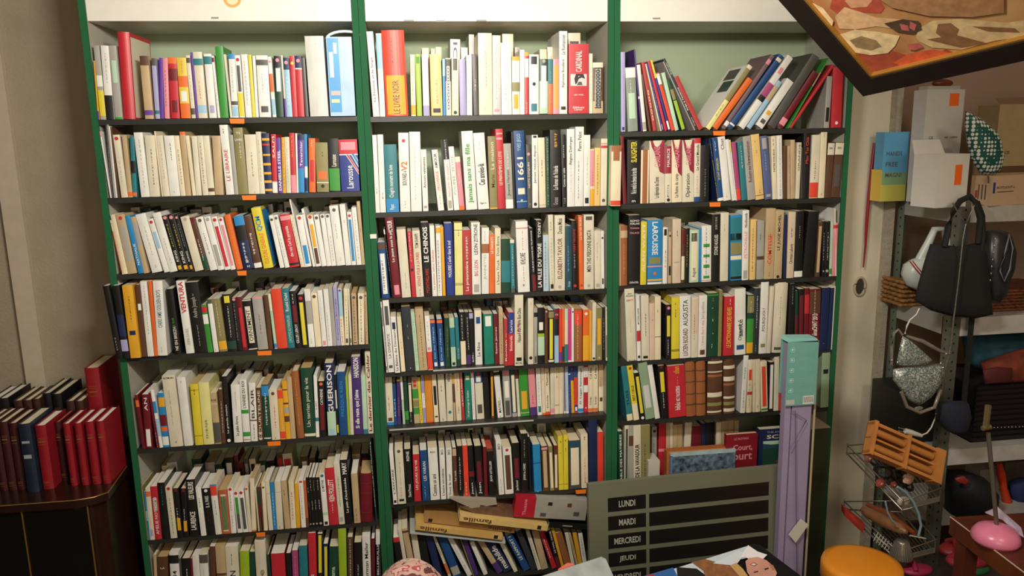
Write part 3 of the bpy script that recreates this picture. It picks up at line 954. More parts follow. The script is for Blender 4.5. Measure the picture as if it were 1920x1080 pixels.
# support clip and little labels on the posts
for px, py, s in ((700, 443, .010), (692, 245, .006), (706, 372, .006)):
    c = at(px, py, -.002); p = MB(); p.box((c.x-s, -.006, c.z-s*.7), (c.x+s, -.0012, c.z+s*.7), white)
    if s > .008: tag(p.build('post_label'), 'small white paper label stuck on the green post between left and middle bays', 'label')
# ---------------------------------------------------------------- things in the top left compartment
def px_box(name, x0, x1, yt, Y, D, z0, m, label, cat, group=None, parts=None, H=None):
    a = atX(x0, Y, z0); b = atX(x1, Y, z0); zt = at(x0, yt, Y).z if H is None else z0+H
    t = empty(name, ((a+b)/2, Y+D/2, z0), label, cat, group); p = MB(); p.box((a, Y, z0), (b, Y+D, zt), m); p.build('body', t)
    return t, a, b, zt
z = CZ + LV['L'][0] + .0005
bl = mat('case_blue', '3F9AD6', rough=.25, vary=.1, scale=10); pw = mat('case_white', 'DDE4EA', rough=.25)
xa = atX(620, -.012, z); xb = .776; zt = at(612, 69, -.012).z
t = empty('carry_case', ((xa+xb)/2, .05, z), 'pale blue clear plastic case with white handle, right end of top left shelf', 'case')
p = MB(); p.box((xa, -.012, z), (xb, .13, zt), mat('case_pale', 'A9C8E4', rough=.2, vary=.15, scale=12)); p.build('body', t)
p = MB(); p.box((xa+.002, -.0132, z+.012), (xa+.036, -.0121, zt-.004), bl); 
p.box((xa+.006, -.0142, z+.115), (xa+.018, -.0133, z+.19), mat('case_text', 'BFE0F2')); p.box((xa+.006, -.0142, z+.062), (xa+.034, -.0133, z+.075), mat('case_pink', 'D8B0A8')); p.box((xa+.006, -.0142, z+.04), (xa+.03, -.0133, z+.05), mat('case_yel', 'D8D8A0'))
p.build('printed_insert', t)
p = MB(); p.box((xa+.02, -.0152, zt-.05), (xa+.03, -.0144, zt-.018), mat('case_lbl', 'F0D8DC')); p.build('label', t)
p = MB(); p.tube([(xa+.0+.055*(1-math.cos(i*math.pi/10))/1, .02, zt-.002+.022*math.sin(i*math.pi/10)) for i in range(11)], .0045, pw); p.build('handle', t)
# ---------------------------------------------------------------- dark cabinet on the left
wood = mat('dark_walnut', '2A1610', rough=.22, vary=.3, scale=6, stretch=(1, 8, 1)); gold = mat('gold_trim', 'A88648', rough=.35, metal=.8)
dglass = mat('smoked_glass', '0E0C0C', rough=.08)
ZC = .66
A = atz(0, 950, ZC); B_ = atz(160, 936, ZC); Cc = atz(180, 925, ZC); D_ = atz(235, 874, ZC)
xr = -.03
poly = [(-1.3, A.y), (B_.x-.03, B_.y), (B_.x+.02, B_.y+.012), (B_.x+.05, B_.y+.04), (xr, B_.y+.15 if D_.y > .1 else D_.y), (xr, .312), (-1.3, .312)]
poly[0] = (-1.3, B_.y)
def slab(mb, pl, z0, z1, m):
    n = len(pl); mb.add([(x, y, z0) for x, y in pl]+[(x, y, z1) for x, y in pl], [tuple(reversed(range(n))), tuple(range(n, 2*n))]+[(i, (i+1) % n, (i+1) % n+n, i+n) for i in range(n)], m)
t = empty('cabinet', (-.6, .05, 0), 'dark glossy wooden cabinet with thin gold trim, left of the bookcases', 'cabinet')
p = MB(); slab(p, poly, ZC-.025, ZC, wood); top = p.build('top', t)
p = MB(); e = [(x, y-.001, ZC-.001) for x, y in poly[:5]]; p.tube(e, .0022, gold, n=6); p.build('gold_edge', top)
body = [(x if x < -1 else x-.012, y+.012) for x, y in poly[:5]] + [(xr-.012, .31), (-1.3, .31)]
p = MB(); slab(p, body, .03, ZC-.0255, wood); bd = p.build('body', t)
yf = body[1][1]
xs = [atX(43, yf, ZC-.03), atX(166, yf, ZC-.03)]
for i, (a, b) in enumerate(((xs[0], xs[1]), (xs[0]-(xs[1]-xs[0]), xs[0]))):
    p = MB(); p.box((a+.006, yf-.004, .08), (b-.006, yf-.0002, ZC-.035), dglass); dr = p.build('glass_door', t)
    p = MB(); p.tube([(b-.002, yf-.004, .06), (b-.002, yf-.004, ZC-.028)], .0028, gold, n=6); p.build('gold_frame', dr)
# volumes on the cabinet : crop 0,640 scale 3.858
red = 'R'; vols = [ # x0 x1 xt yt Y depth colour
 (745, 800, 705, 580, -.10, .145, 'volr', 'paper'), (668, 726, 625, 585, -.10, .14, 'volr', 'paper'), (590, 640, 540, 595, -.10, .14, 'volr', 'paper'), (510, 558, 465, 598, -.10, .14, 'volr', 'paper'),
 (445, 490, 430, 585, -.055, .12, 'vold', 'red'), (398, 440, 384, 575, -.055, .12, 'vold', 'red'),
 (312, 388, 265, 612, -.11, .15, 'volr', 'paper'), (196, 282, 155, 600, -.125, .16, 'voln', 'tan'),
 (126, 186, 90, 593, -.10, .14, 'vold', 'tan'), (60, 120, 20, 585, -.10, .14, 'vold', 'tan'), (0, 54, -45, 585, -.10, .14, 'vold', 'tan'), (-60, -6, -105, 590, -.10, .14, 'vold', 'tan')]
bk = [(690, 790, 640, 195, .10, .17, 'volr', 'tan'), (598, 655, 590, 432, .06, .15, 'volb', 'tan'), (535, 592, 525, 432, .06, .15, 'volb', 'tan'),
 (440, 505, 430, 380, .09, .17, 'volk', 'tan'), (372, 432, 358, 375, .09, .17, 'volk', 'tan'), (300, 352, 262, 418, .06, .15, 'volb', 'tan'), (232, 292, 228, 425, .06, .15, 'volb', 'tan'), (165, 225, 152, 428, .06, .15, 'volb', 'tan'),
 (60, 130, 40, 412, .07, .16, 'volk', 'paper'), (-20, 52, -30, 425, .07, .16, 'volk', 'paper')]
VM = {'volr': mat('red_cloth', '8E1622', rough=.45, vary=.12), 'vold': mat('maroon_cloth', '3C1014', rough=.5, vary=.2), 'voln': mat('navy_cloth', '1A2638', rough=.45, vary=.15), 'volb': mat('brown_cloth', '3A2018', rough=.5, vary=.2), 'volk': mat('black_cloth', '15151A', rough=.4, vary=.1)}
PP = {'paper': pages('w'), 'tan': pages('c'), 'red': pages('r2')}
goldp = mat('gold_print', 'A8803C', rough=.4, metal=.5); silv = mat('silver_print', '9AA0A8', rough=.4)
def volume(x0, x1, xt, yt, Y, D, cm, pm, label, z0=ZC+.0005, tops=None, group='bound volumes on the dark cabinet'):
    xl = atX(x0/3.858, Y, z0); xr_ = atX(x1/3.858, Y, z0); T_ = at(xt/3.858, 640+yt/3.858, Y); H = T_.z-z0; T = xr_-xl
    t = empty('hardcover_book', (xl, Y, z0), label, 'book', group)
    p = MB(); c = .003; N = 6; pr = [(T*i/N, .005*(2*i/N-1)**2) for i in range(N+1)]
    o_ = [(0, D)]+pr+[(T, D)]; i_ = [(c, D)]+[(max(c, min(T-c, u)), v+c) for u, v in pr]+[(T-c, D)]; n = len(o_); V = [(u+xl, v+Y, zz) for zz in (z0, z0+H) for L in (o_, i_) for u, v in L]; f = []
    for i in range(n-1): f += [(i, i+1, 2*n+i+1, 2*n+i), (n+i+1, n+i, 3*n+i, 3*n+i+1), (i+1, i, n+i, n+i+1), (2*n+i, 2*n+i+1, 3*n+i+1, 3*n+i)]
    f += [(0, 2*n, 3*n, n), (n-1, 2*n-1, 4*n-1, 3*n-1)]; p.add(V, f, VM[cm]); p.build('cover', t)
    p = MB(); p.box((xl+c, Y+.008, z0+.004), (xl+T-c, Y+D-.004, z0+H-.004), PP[pm]); p.build('page_block', t)
    p = MB(); g = silv if cm == 'voln' else goldp
    for a, w in (((.72, .012), (.5, .02)) if cm == 'voln' else ((.80, .0015), (.78, .0015), (.74, .006), (.70, .0015), (.12, .0015), (.10, .0015), (.07, .001))): p.box((xl+T*.18, Y-.0004, z0+H*a), (xl+T*.82, Y+.0002, z0+H*a+w*.6), g)
    p.build('gilt_bands', t)
LAB = ['bright red bound volume at the right end of the front row on the cabinet', 'bright red bound volume second from the right end on the cabinet', 'bright red bound volume third from the right end on the cabinet', 'slim red bound volume fourth from the right end on the cabinet',
 'dark short volume with red-stained pages beside the four red volumes', 'dark short volume with red-stained pages just right of the lone red volume', 'lone red volume between the navy volume and the dark short ones', 'tall navy volume with silver marks in the front row',
 'maroon volume directly left of the tall navy one', 'maroon volume second left of the tall navy one', 'maroon volume third left of the tall navy one', 'maroon volume cut by the left photo edge']
for q, l in zip(vols, LAB): volume(*q, l)
LAB = ['tall thick red volume standing highest, against the green bookcase edge', 'brown volume touching the tall thick red one, back row', 'brown volume second left of the tall thick red one, back row', 'large black volume in back row, right one of its pair', 'large black volume in back row, left one of its pair',
 'brown volume in back row directly left of the black pair', 'middle one of three brown back row volumes left of the black pair', 'leftmost of three brown back row volumes left of the black pair', 'black volume with white pages at far left of the back row, right one', 'black volume with white pages at the left photo edge, back row']
for q, l in zip(bk, LAB): volume(*q, l)
# ---------------------------------------------------------------- the books
BAYN = {'L': 'left', 'M': 'middle', 'R': 'right'}; ORD = ['top', 'second', 'third', 'fourth', 'fifth', 'sixth', 'lowest']
ALLOW = {'QCM', 'LE CHINOIS', '1661', 'PETITE', 'La grande maison', 'LE LIVRE NOIR', 'jamais sans ma fille', 'Ces années-là', 'V2', 'Contes sur table',
 'LA FILLE DU TIGRE', 'LE PIANISTE', 'La prisonnière', 'LE DICTIONNAIRE DES REVES', 'santé', 'POURQUOI ?', 'bébés et recettes', 'BEST CELLE',
 "Prêt à l'avance", 'MYSTERE INFINI', 'DOMINO POUR UNE FANFARE', 'MYSTIQUE', 'mathilde', 'Diaporama', 'LE MAL NOIR', 'FAITES VOS JEUX', 'Un terrien pour la vie',
 "L'HOMME AU PARAPLUIE", 'LES VALEURS', 'LE ROI', 'LES JOURS DE VIE', 'La Femme et le Singe', 'histoires de soeurs'}
def parse():
    rows = []; row = None; seg = None
    for ln in DATA.strip().split('\n'):
        ln = ln.strip()
        if not ln: continue
        if ln[0] == '#':
            p = ln[1:].split(); row = dict(id=p[0], bay=p[1], z=CZ+float(p[2]), y=float(p[3])*.01, books=[]); rows.append(row); continue
        if ln[0] == '@':
            p = [float(q) for q in ln[1:].split()]; seg = p; continue
        parts = ln.split(';'); h = parts[0].split(); ox, oy, s = seg[:3]; ref = seg[3] if len(seg) > 3 else None
        x0, x1, xt, yt = [float(q) for q in h[:4]]; col = h[4]; hard = False; D = None; y = row['y']; pg = None
        for fl in h[5:]:
            if fl == 'H': hard = True
            elif fl[0] == 'D': D = float(fl[1:])*.01
            elif fl[0] == 'y': y = float(fl[1:])*.01
            elif fl[0] == 'P': pg = fl[1:]
        Y = y - .004
        T_ = at(ox+xt/s, oy+yt/s, Y); z = row['z']
        if ref is None:
            xl = atX(ox+x0/s, Y, z); xr = atX(ox+x1/s, Y, z)
            tan = (T_.x-xl)/(T_.z-z)
        else:
            A = at(ox+x0/s, oy+ref/s, Y); B_ = at(ox+x1/s, oy+ref/s, Y); tan = (T_.x-A.x)/(T_.z-A.z)
            xl = A.x - tan*(A.z-z); xr = xl + (B_.x-A.x)
        tan = max(-.9, min(.9, tan)); a = math.atan(tan); W = max(xr-xl, .003); T = W*math.cos(a)
        H = (T_.z - z - (T*math.sin(a) if a > 0 else 0))/math.cos(a)
        H = max(.07, min(.36, H))
        if D is None: D = .125
        deco = [d.strip().split(None, 4) for d in parts[1:] if d.strip()]
        row['books'].append(dict(xl=xl, W=W, tan=tan, H=H, Y=Y, D=D, col=col, hard=hard, pg=pg, deco=deco, row=row, px=(x1-x0)/s*(H*500)))
    return rows
def settle(rows):
    lim = {'L': (.0205, .779), 'M': (.8215, 1.579), 'R': (1.6215, 2.409)}
    for r in rows:
        layers = {}
        lo, hi = lim[r['bay']]
        bs = sorted(r['books'], key=lambda b: b['xl']); rng = random.Random(r['id'])
        prev = []
        for b in bs:
            free = b['Y'] < -.02       # books that stand out past the side panel
            for p in prev[-4:]:
                if p['Y']+p['D'] < b['Y'] or b['Y']+b['D'] < p['Y']: continue
                for zz in (0, min(p['H'], b['H'])):
                    gap = (b['xl']+b['tan']*zz) - (p['xl']+p['W']+p['tan']*zz)
                    if gap < .0003:
                        mv = .0003-gap
                        if b['W']-mv > .005: b['xl'] += mv; b['W'] -= mv
                        else:
                            b['xl'] += mv; b['W'] = max(.004, b['W']-mv)
            if not free:
                for zz in (0, b['H']):
                    g = lo - (b['xl']+b['tan']*zz)
                    if g > 0: b['xl'] += g; b['W'] = max(.004, b['W']-g)
                    g = (b['xl']+b['W']+b['tan']*zz) - hi
                    if g > 0: b['W'] = b['W']-g
                if b['W'] < .004:
                    b['xl'] -= .004-b['W']; b['W'] = .004
            b['D'] = min(b['D'], .292-b['Y']); prev.append(b)
        r['books'] = bs
def book_mesh(b, rng):
    """parts of one book in its own axes: u thickness, v depth, w height"""
    T = b['W']*math.cos(math.atan(b['tan'])) - .0002; H, D, hard = b['H'], b['D'], b['hard']
    c = .0024 if hard else .0009; c = min(c, T*.25)
    bul = min(.006, T*.16) if hard else min(.0016, T*.06)
    N = 8; prof = []
    for i in range(N+1):
        t = i/N; u = T*t; v = bul*((2*t-1)**2)
        prof.append((u, v))
    def pv(u): t = max(0, min(1, u/T)); return bul*((2*t-1)**2)
    cv = MB(); m = cov(b['col'])
    outer = [(0, D)] + prof + [(T, D)]; inner = [(c, D)] + [(max(c, min(T-c, u)), v+c) for u, v in prof] + [(T-c, D)]
    n = len(outer); vs = [(u, v, 0) for u, v in outer] + [(u, v, 0) for u, v in inner] + [(u, v, H) for u, v in outer] + [(u, v, H) for u, v in inner]
    f = []
    for i in range(n-1):
        f.append((i, i+1, 2*n+i+1, 2*n+i)); f.append((n+i+1, n+i, 3*n+i, 3*n+i+1))
        f.append((i+1, i, n+i, n+i+1)); f.append((2*n+i, 2*n+i+1, 3*n+i+1, 3*n+i))
    f.append((0, 2*n, 3*n, n)); f.append((n-1, 2*n-1, 4*n-1, 3*n-1))
    cv.add(vs, f, m)
    pgs = MB(); k = b['pg'] or rng.choice('wwcc' if b['col'][0] in 'wkncr' else 'wccb'); e = .003 if hard else .0006
    pgs.box((c, c+bul, e), (T-c, D-(.003 if hard else .0008), H-e), pages(k))
    pn = MB(); tt = MB()
    def strip(u0, u1, w0, w1, mm, off=.00025, mb=None):
        us = [u0+(u1-u0)*i/6 for i in range(7)]
        (mb or pn).add([(u, pv(u)-off, w0) for u in us]+[(u, pv(u)-off, w1) for u in us], [(i, i+1, 8+i, 7+i) for i in range(6)], mm)
    vc = pv(T/2) - .0009
    for d in b['deco']:
        k_ = d[0]
        try:
            if k_ == 'b': strip(0, T, float(d[2])*.01*H, float(d[3])*.01*H, ink(d[1]))
            elif k_ == 'p':
                i_ = min(.006, T*.2); strip(i_, T-i_, float(d[2])*.01*H, float(d[3])*.01*H, ink(d[1]), .0005)
            elif k_ == 'q':
                cs = [float(q) for q in d[2].split(',')]; pn.add([(T*cs[i]*.01, pv(T*cs[i]*.01)-.0008, H*cs[i+1]*.01) for i in range(0, len(cs), 2)], [tuple(range(len(cs)//2))], ink(d[1]))
            elif k_ == 'Z':
                v0, v1, w0, w1 = [float(q)*.01 for q in d[2].split(',')]; pn.add([(-.0004, D*v0, H*w0), (-.0004, D*v1, H*w0), (-.0004, D*v1, H*w1), (-.0004, D*v0, H*w1)], [(3,2,1,0)], ink(d[1]))
            elif k_ == 'S':
                pn.add([(T+.0004, .012, .02*H), (T+.0004, D-.008, .02*H), (T+.0004, D-.008, .95*H), (T+.0004, .012, .95*H)], [(0,1,2,3)], ink(d[1]))
            elif k_ == 'o':
                r = min(.0055, T*.33); w0 = float(d[2])*.01*H
                pn.add([(T/2+r*math.cos(t*.5236), vc, w0+r*math.sin(t*.5236)) for t in range(12)], [tuple(range(12))], ink(d[1]))
            elif k_ == '~' or (k_ in 'tTdD' and d[4].strip() == '~'):
                w0, w1 = float(d[2])*.01*H, float(d[3])*.01*H; hh = min(.0035, T*.2) if k_ == '~' else T*.3; p = w0; uc = T*rng.uniform(.42, .58)
                while p < w1-.002:
                    l = min(w1-p, rng.uniform(.003, .011)); q = p; 
                    while q < p+l-.001:
                        g = rng.uniform(.35, 1)*hh; tt.add([(uc-hh/2, vc, q), (uc-hh/2+g, vc, q), (uc-hh/2+g, vc, q+.0011), (uc-hh/2, vc, q+.0011)], [(3,2,1,0)], ink(d[1])); q += .0019
                    p += l+.0028
            elif k_ in 'tT':
                w0, w1 = float(d[2])*.01*H, float(d[3])*.01*H; s = .44 if k_ == 't' else .60; s = min(s*T, .020)
                put_text(tt, d[4].strip(), k_ == 'T', (T/2+s/2, vc, w0), (0, 0, w1-w0), (-s, 0, 0), ink(d[1]))
            elif k_ in 'dD':
                w0, w1 = float(d[2])*.01*H, float(d[3])*.01*H; s = min(.5*T, .02)
                put_text(tt, d[4].strip(), True, (T/2-s/2, vc, w1), (0, 0, w0-w1), (s, 0, 0), ink(d[1]))
            elif k_ == 'h':
                s = ' '.join(d[3:]); w0 = float(d[2])*.01*H; hh = min(.0065, T*.35)
                put_text(tt, s, False, (T*.12, vc, w0-hh/2), (T*.76, 0, 0), (0, 0, hh), ink(d[1]), fit=1.3)
        except (IndexError, ValueError): pass
    return cv, pgs, pn, tt
def basis(b):
    a = math.atan(b['tan']); M = Matrix.Rotation(a, 4, 'Y')
    # lowest corner on the shelf
    T = b['W']*math.cos(a); x = b['xl'] + .0001
    z = b['row']['z'] + .0004
    if a > 0: z += T*math.sin(a); x += T*math.sin(a)*math.tan(a)
    return Matrix.Translation((x, b['Y'], z)) @ M
def describe(rows):
    for r in rows:
        nm = 'ABCDEFG'; i = int(r['id'][1])-1; last = {'L': 7, 'M': 7, 'R': 6}[r['bay']]
        r['place'] = f"{'lowest' if i == last-1 else ORD[i]} shelf {BAYN[r['bay']]} bay"
        bs = r['books']; cn = [PAL[b['col']][1] for b in bs]; base = []
        for b, c in zip(bs, cn):
            T = b['W']; size = 'slim' if T < .0125 else 'thick' if T > .034 else ''
            feat = ''
            for d in b['deco']:
                if d[0] in 'tTdD' and len(d) > 4 and d[4].strip() in ALLOW: feat = f"lettered {d[4].strip()}"; break
            if not feat:
                for d in b['deco']:
                    if d[0] == 'p' and float(d[3])-float(d[2]) > 25: feat = f"with {PAL[d[1]][1]} title panel"; break
                    if d[0] == 'b' and float(d[3])-float(d[2]) > 12:
                        mid = (float(d[3])+float(d[2]))/2; feat = f"with {PAL[d[1]][1]} {'top' if mid > 70 else 'foot' if mid < 30 else 'middle'} band"; break
                    if d[0] == 'o' and float(d[2]) > 80: feat = f"with {PAL[d[1]][1]} dot"; break
                    if d[0] in 'tT': feat = f"with {PAL[d[1]][1]} lettering"; break
            base.append(f"{size} {c} {'hardback' if b['hard'] else 'paperback'} {feat}".replace('  ', ' ').strip())
        for i, b in enumerate(bs):
            same = [j for j in range(len(bs)) if base[j] == base[i]]; lab = base[i] + ', ' + r['place']
            if len(same) > 1:
                def nb(j): return (cn[j-1] if j else 'side panel', cn[j+1] if j+1 < len(bs) else 'side panel')
                L_, R_ = nb(i)
                if sum(nb(j)[0] == L_ for j in same) == 1: lab += f", right of {L_} one" if L_ != 'side panel' else ', at its left end'
                elif sum(nb(j)[1] == R_ for j in same) == 1: lab += f", left of {R_} one" if R_ != 'side panel' else ', at its right end'
                else:
                    k = same.index(i); w_ = ['leftmost', 'second from left', 'third from left', 'fourth from left', 'fifth from left', 'sixth from left', 'seventh from left', 'eighth from left', 'ninth from left', 'tenth from left'][min(k, 9)]
                    if k == len(same)-1: w_ = 'rightmost'
                    lab = f"{w_} of such: " + lab if k < 10 else lab
                    lab = lab.replace(' of such: ', ' ')
            b['label'] = lab
rows = parse(); settle(rows); describe([r for r in rows if r['id'] != 'M1b'])
for r in rows:
    if r['id'] == 'M1b':
        for b in r['books']: b['label'] = 'back row'
strs = set()
for r in rows:
    for b in r['books']:
        for d in b['deco']:
            if d[0] in 'tTdD' and len(d) > 4 and d[4].strip() != '~': strs.add((d[4].strip(), d[0] != 't'))
            if d[0] == 'h': strs.add((' '.join(d[3:]), False))
strs |= {(s, b) for s in EXTRA_TEXT for b in (False, True)}
prepare(strs)
NIND = 288
allb = [b for r in rows for b in r['books'] if r['id'] != 'M1b']
# the books that show largest (spine width by height) are things of their own
for b in allb: b['px'] = b['W']*b['H']
keep = set(id(b) for b in sorted(allb, key=lambda b: -b['px'])[:NIND])
rest = MB()
def pour(dst, src, M):
    k = len(dst.v); dst.v += [tuple(M@Vector(p)) for p in src.v]
    for f, mi, s in zip(src.f, src.m, src.sm): dst.f.append(tuple(a+k for a in f)); dst.m.append(dst.mi(src.mats[mi])); dst.sm.append(s)
for r in rows:
    for i, b in enumerate(r['books']):
        rng = random.Random(r['id']+str(i)); parts = book_mesh(b, rng); M = basis(b)
        if id(b) in keep:
            o = bpy.data.objects.new('hardcover_book' if b['hard'] else 'paperback_book', None); C.objects.link(o); o.matrix_world = M
            o.empty_display_size = .02; o['label'] = b['label']; o['category'] = 'book'; o['group'] = f"books on the {r['place']}"
            for nm, mb in zip(('cover', 'page_block', 'spine_panel', 'spine_lettering'), parts):
                if mb.v: p = mb.build(nm); p.parent = o
        else:
            for mb in parts: pour(rest, mb, M)
# second rows standing behind the front ones, seen only over their tops
rng = random.Random(5)
for r in rows:
    if r['id'] in ('M1b', 'L1', 'R1', 'L2', 'M1', 'L7', 'M7', 'R6', 'M2', 'R2'): continue
    lo = {'L': .03, 'M': .83, 'R': 1.63}[r['bay']]; x = lo; top = .73
    while x < lo+top:
        T = rng.uniform(.014, .036); H = rng.uniform(.165, .2); 
        if r['id'][1] in '34' and r['bay'] != 'L': H = min(H, .185)
        b = dict(xl=x, W=T, tan=rng.choice((0, 0, -.04)), H=H, Y=.182, D=.108, col=rng.choice(['c','b','w','k','E','br','c','n2','R','e','G','i']), hard=False, pg=None,
                 deco=[['p', rng.choice('wekr'), '60', '90'], ['~', 'E', '10', '50']], row=r)
        if b['xl']+b['W'] < lo+top+.015: 
            for mb in book_mesh(b, rng): pour(rest, mb, basis(b))
        x += T+.003 + (rng.uniform(.02, .06) if rng.random() < .15 else 0)
o = rest.build('small_books'); o['kind'] = 'stuff'; tag(o, 'the smaller and half hidden paperbacks packed along the green shelves', 'books', 'books on the shelves')
# ---------------------------------------------------------------- pile on the lowest middle shelf
def lying(name, x0, y0, x1, y1, th, Y, D, m, label, cat, txt=None, pagem=None, group=None):
    """book lying on its side, spine to the front, from one photo point (top left corner) to another (top right corner)"""
    A, B_ = at(x0, y0, Y), at(x1, y1, Y); d = B_-A; a = math.atan2(-d.z, d.x); L = d.length
    t = bpy.data.objects.new(name, None); C.objects.link(t); t['label'] = label; t['category'] = cat
    if group: t['group'] = group
    M = Matrix.Translation(A) @ Matrix.Rotation(a, 4, 'Y') @ Matrix.Translation((0, 0, -th)); t.matrix_world = M; t.empty_display_size = .03
    p = MB(); p.box((0, 0, 0), (L, D, .0012), m); p.box((0, 0, th-.0012), (L, D, th), m); p.box((0, 0, .0012), (L, .0012, th-.0012), m); o = p.build('cover'); o.parent = t
    p = MB(); p.box((.001, .0013, .0013), (L-.001, D-.001, th-.0013), pagem or pages('w')); o = p.build('page_block'); o.parent = t
    if txt: 
        p = MB(); txt(p, L, th); o = p.build('spine_lettering'); o.parent = t
    return t
yl = mat('magazine_yellow', 'CFA860', rough=.45, vary=.1); dk = ink('br'); blk = ink('k')
def fam(x0, x1, sq):
    def f(p, L, th):      # lettering stands on its head
        put_text(p, 'famille', True, (x1*L, -.0005, th*.85), ((x0-x1)*L, 0, 0), (0, 0, -th*.75), ink('br'))
        if sq: p.box((sq*L, -.0006, th*.15), (sq*L+.014, -.0001, th*.85), blk)
    return f
lying('plastic_folder', 769, 997, 948, 1016, .007, -.035, .20, mat('clear_folder', 'B8BCB8', rough=.3), 'thin white folder lying under the yellow magazines', 'folder')
lying('magazine', 780, 984, 943, 1004, .018, -.045, .2, yl, 'yellow magazine, lowest of the pile, with lettering at its left end', 'magazine', fam(.05, .36, .9), group='yellow magazines in the pile')
lying('magazine', 797, 970, 966, 991, .017, -.025, .2, mat('magazine_brown', 'A87E48', rough=.5, vary=.1), 'dull brown-yellow magazine, middle of the pile, black square at its left end', 'magazine', fam(.70, .97, .04), group='yellow magazines in the pile')
lying('magazine', 863, 967, 1028, 986, .020, -.05, .2, mat('magazine_pale', 'D8B870', rough=.45, vary=.1), 'pale yellow magazine, topmost of the pile, reaching furthest right', 'magazine', fam(.04, .36, .88), group='yellow magazines in the pile')
def redcat(p, L, th):
    pass
A = at(968, 931, -.03); B_ = at(1103, 939, -.03)
d = B_-A; t = bpy.data.objects.new('catalogue', None); C.objects.link(t); t.matrix_world = Matrix.Translation(A) @ Matrix.Rotation(math.atan2(-d.z, d.x), 4, 'Y'); L = d.length; tag(t, 'thick catalogue with red spine and grey cover lying above the leaning books', 'catalogue')
hh = .075; p = MB(); p.box((0, 0, -hh), (L*.28, .05, 0), mat('catalogue_red', 'B01E30', rough=.4, vary=.1)); p.build('spine').parent = t
p = MB(); p.box((L*.28, .0, -hh), (L, .05, 0), mat('catalogue_grey', 'A09C90', rough=.5, vary=.1)); p.build('cover').parent = t
p = MB(); p.box((L*.45, -.001, -.026), (L*.51, -.0002, -.014), ink('k')); p.box((L*.72, -.001, -.028), (L*.78, -.0002, -.014), ink('br')); p.box((L*.82, -.001, -.06), (L*.9, -.0002, -.045), ink('E')); p.box((L*.36, -.001, -.068), (L*.44, -.0002, -.055), ink('E'))
put_text(p, 'Thuasne', False, (L*.16, -.0006, -hh*.9), (0, 0, hh*.8), (-.012, 0, 0), ink('p')); p.build('print').parent = t
lying('flat_box', 1030, 979, 1103, 984, .02, -.02, .15, mat('black_card', '1A1A18', rough=.4), 'flat black box under the red-spined catalogue', 'box', lambda p, L, th: p.box((L*.35, -.0005, th*.4), (L*.6, 0, th*.6), ink('e')))
# loose brochures
for (pts, m, l) in (([(842, 934), (930, 938), (932, 946), (884, 953), (866, 945)], mat('brochure_paper', '9A9080', rough=.7), 'bent grey brochure hanging under the sixth middle shelf'), ([(862, 951), (900, 946), (965, 962), (966, 972), (900, 966)], mat('brochure_brown', '6A4A38', rough=.6, vary=.4, scale=40), 'dark brown brochure sagging over the topmost magazine')):
    q = [at(x, y, -.02) for x, y in pts]; p = MB(); n = len(q); v = [tuple(a) for a in q]+[(a.x+.01, a.y+.12, a.z+.012) for a in q]
    p.add(v, [tuple(range(n)), tuple(reversed(range(n, 2*n)))]+[(i, (i+1) % n, (i+1) % n+n, i+n) for i in range(n)], m); tag(p.build('brochure', loc=q[0]), l, 'brochure')
# ---------------------------------------------------------------- things on the sixth shelf of the right bay
z6 = CZ + LV['R'][5] + .0005
def face_book(name, x0, x1, ytl, ytr, Y, D, m, label, cat, deco, slope=0):
    a = atX(x0, Y, z6); b = atX(x1, Y, z6); zt = at(x0, ytl, Y).z; t = empty(name, (a, Y, z6), label, cat)
    p = MB(); p.box((a, Y, z6), (b, Y+.0015, zt), m); p.box((a, Y+D-.0015, z6), (b, Y+D, zt), m); p.box((a, Y+.0015, z6), (a+.0015, Y+D-.0015, zt), m); p.build('cover', t)
    p = MB(); p.box((a+.0016, Y+.0016, z6+.002), (b-.002, Y+D-.0016, zt-.002), pages('c')); p.build('page_block', t)
    p = MB(); deco(p, a, b, zt, Y-.0006); p.build('cover_print', t)
# grey and white boxed game with rust edge
a = atX(1255, -.012, z6); b = atX(1377, -.012, z6); zt = at(1256, 851, -.012).z
t = empty('boxed_puzzle', ((a+b)/2, .03, z6), 'blue-grey marbled box with orange-brown edges, lying before the back books', 'box')
p = MB(); p.box((a-.008, .0, z6), (b, .03, zt+.004), mat('box_rust', 'B06430', rough=.5)); p.build('lid', t)
mm = mat('marbled_print', '66788A', rough=.4, vary=.9, scale=55); p = MB(); p.box((a+.006, -.012, z6+.001), (b, -.0005, zt-.012), mm); p.box((a+.002, -.0125, z6), (a+.009, -.0004, zt-.010), mat('box_blue', '5C82AC')); p.box((a+.002, -.0125, zt-.012), (b, -.0004, zt), mat('box_pale', 'A8BCC0', vary=.2)); p.build('printed_side', t)
def c1(p, a, b, zt, Y):
    put_text(p, 'LE ROMAN', False, (a+(b-a)*.25, Y, zt-.022), ((b-a)*.45, 0, 0), (0, 0, .009), ink('p'))
    for i, s in enumerate(('Court,', 'ourt')): put_text(p, s, True, (a+(b-a)*.22, Y, zt-.066-.033*i), ((b-a)*.62, 0, 0), (0, 0, .026), ink('p'))
face_book('hardcover_book', 1359, 1417, 816, 826, -.004, .02, mat('book_wine', '8A1E26', rough=.4, vary=.1), 'dark red book facing out with pink-white word on its cover, sixth shelf right bay', 'book', c1)
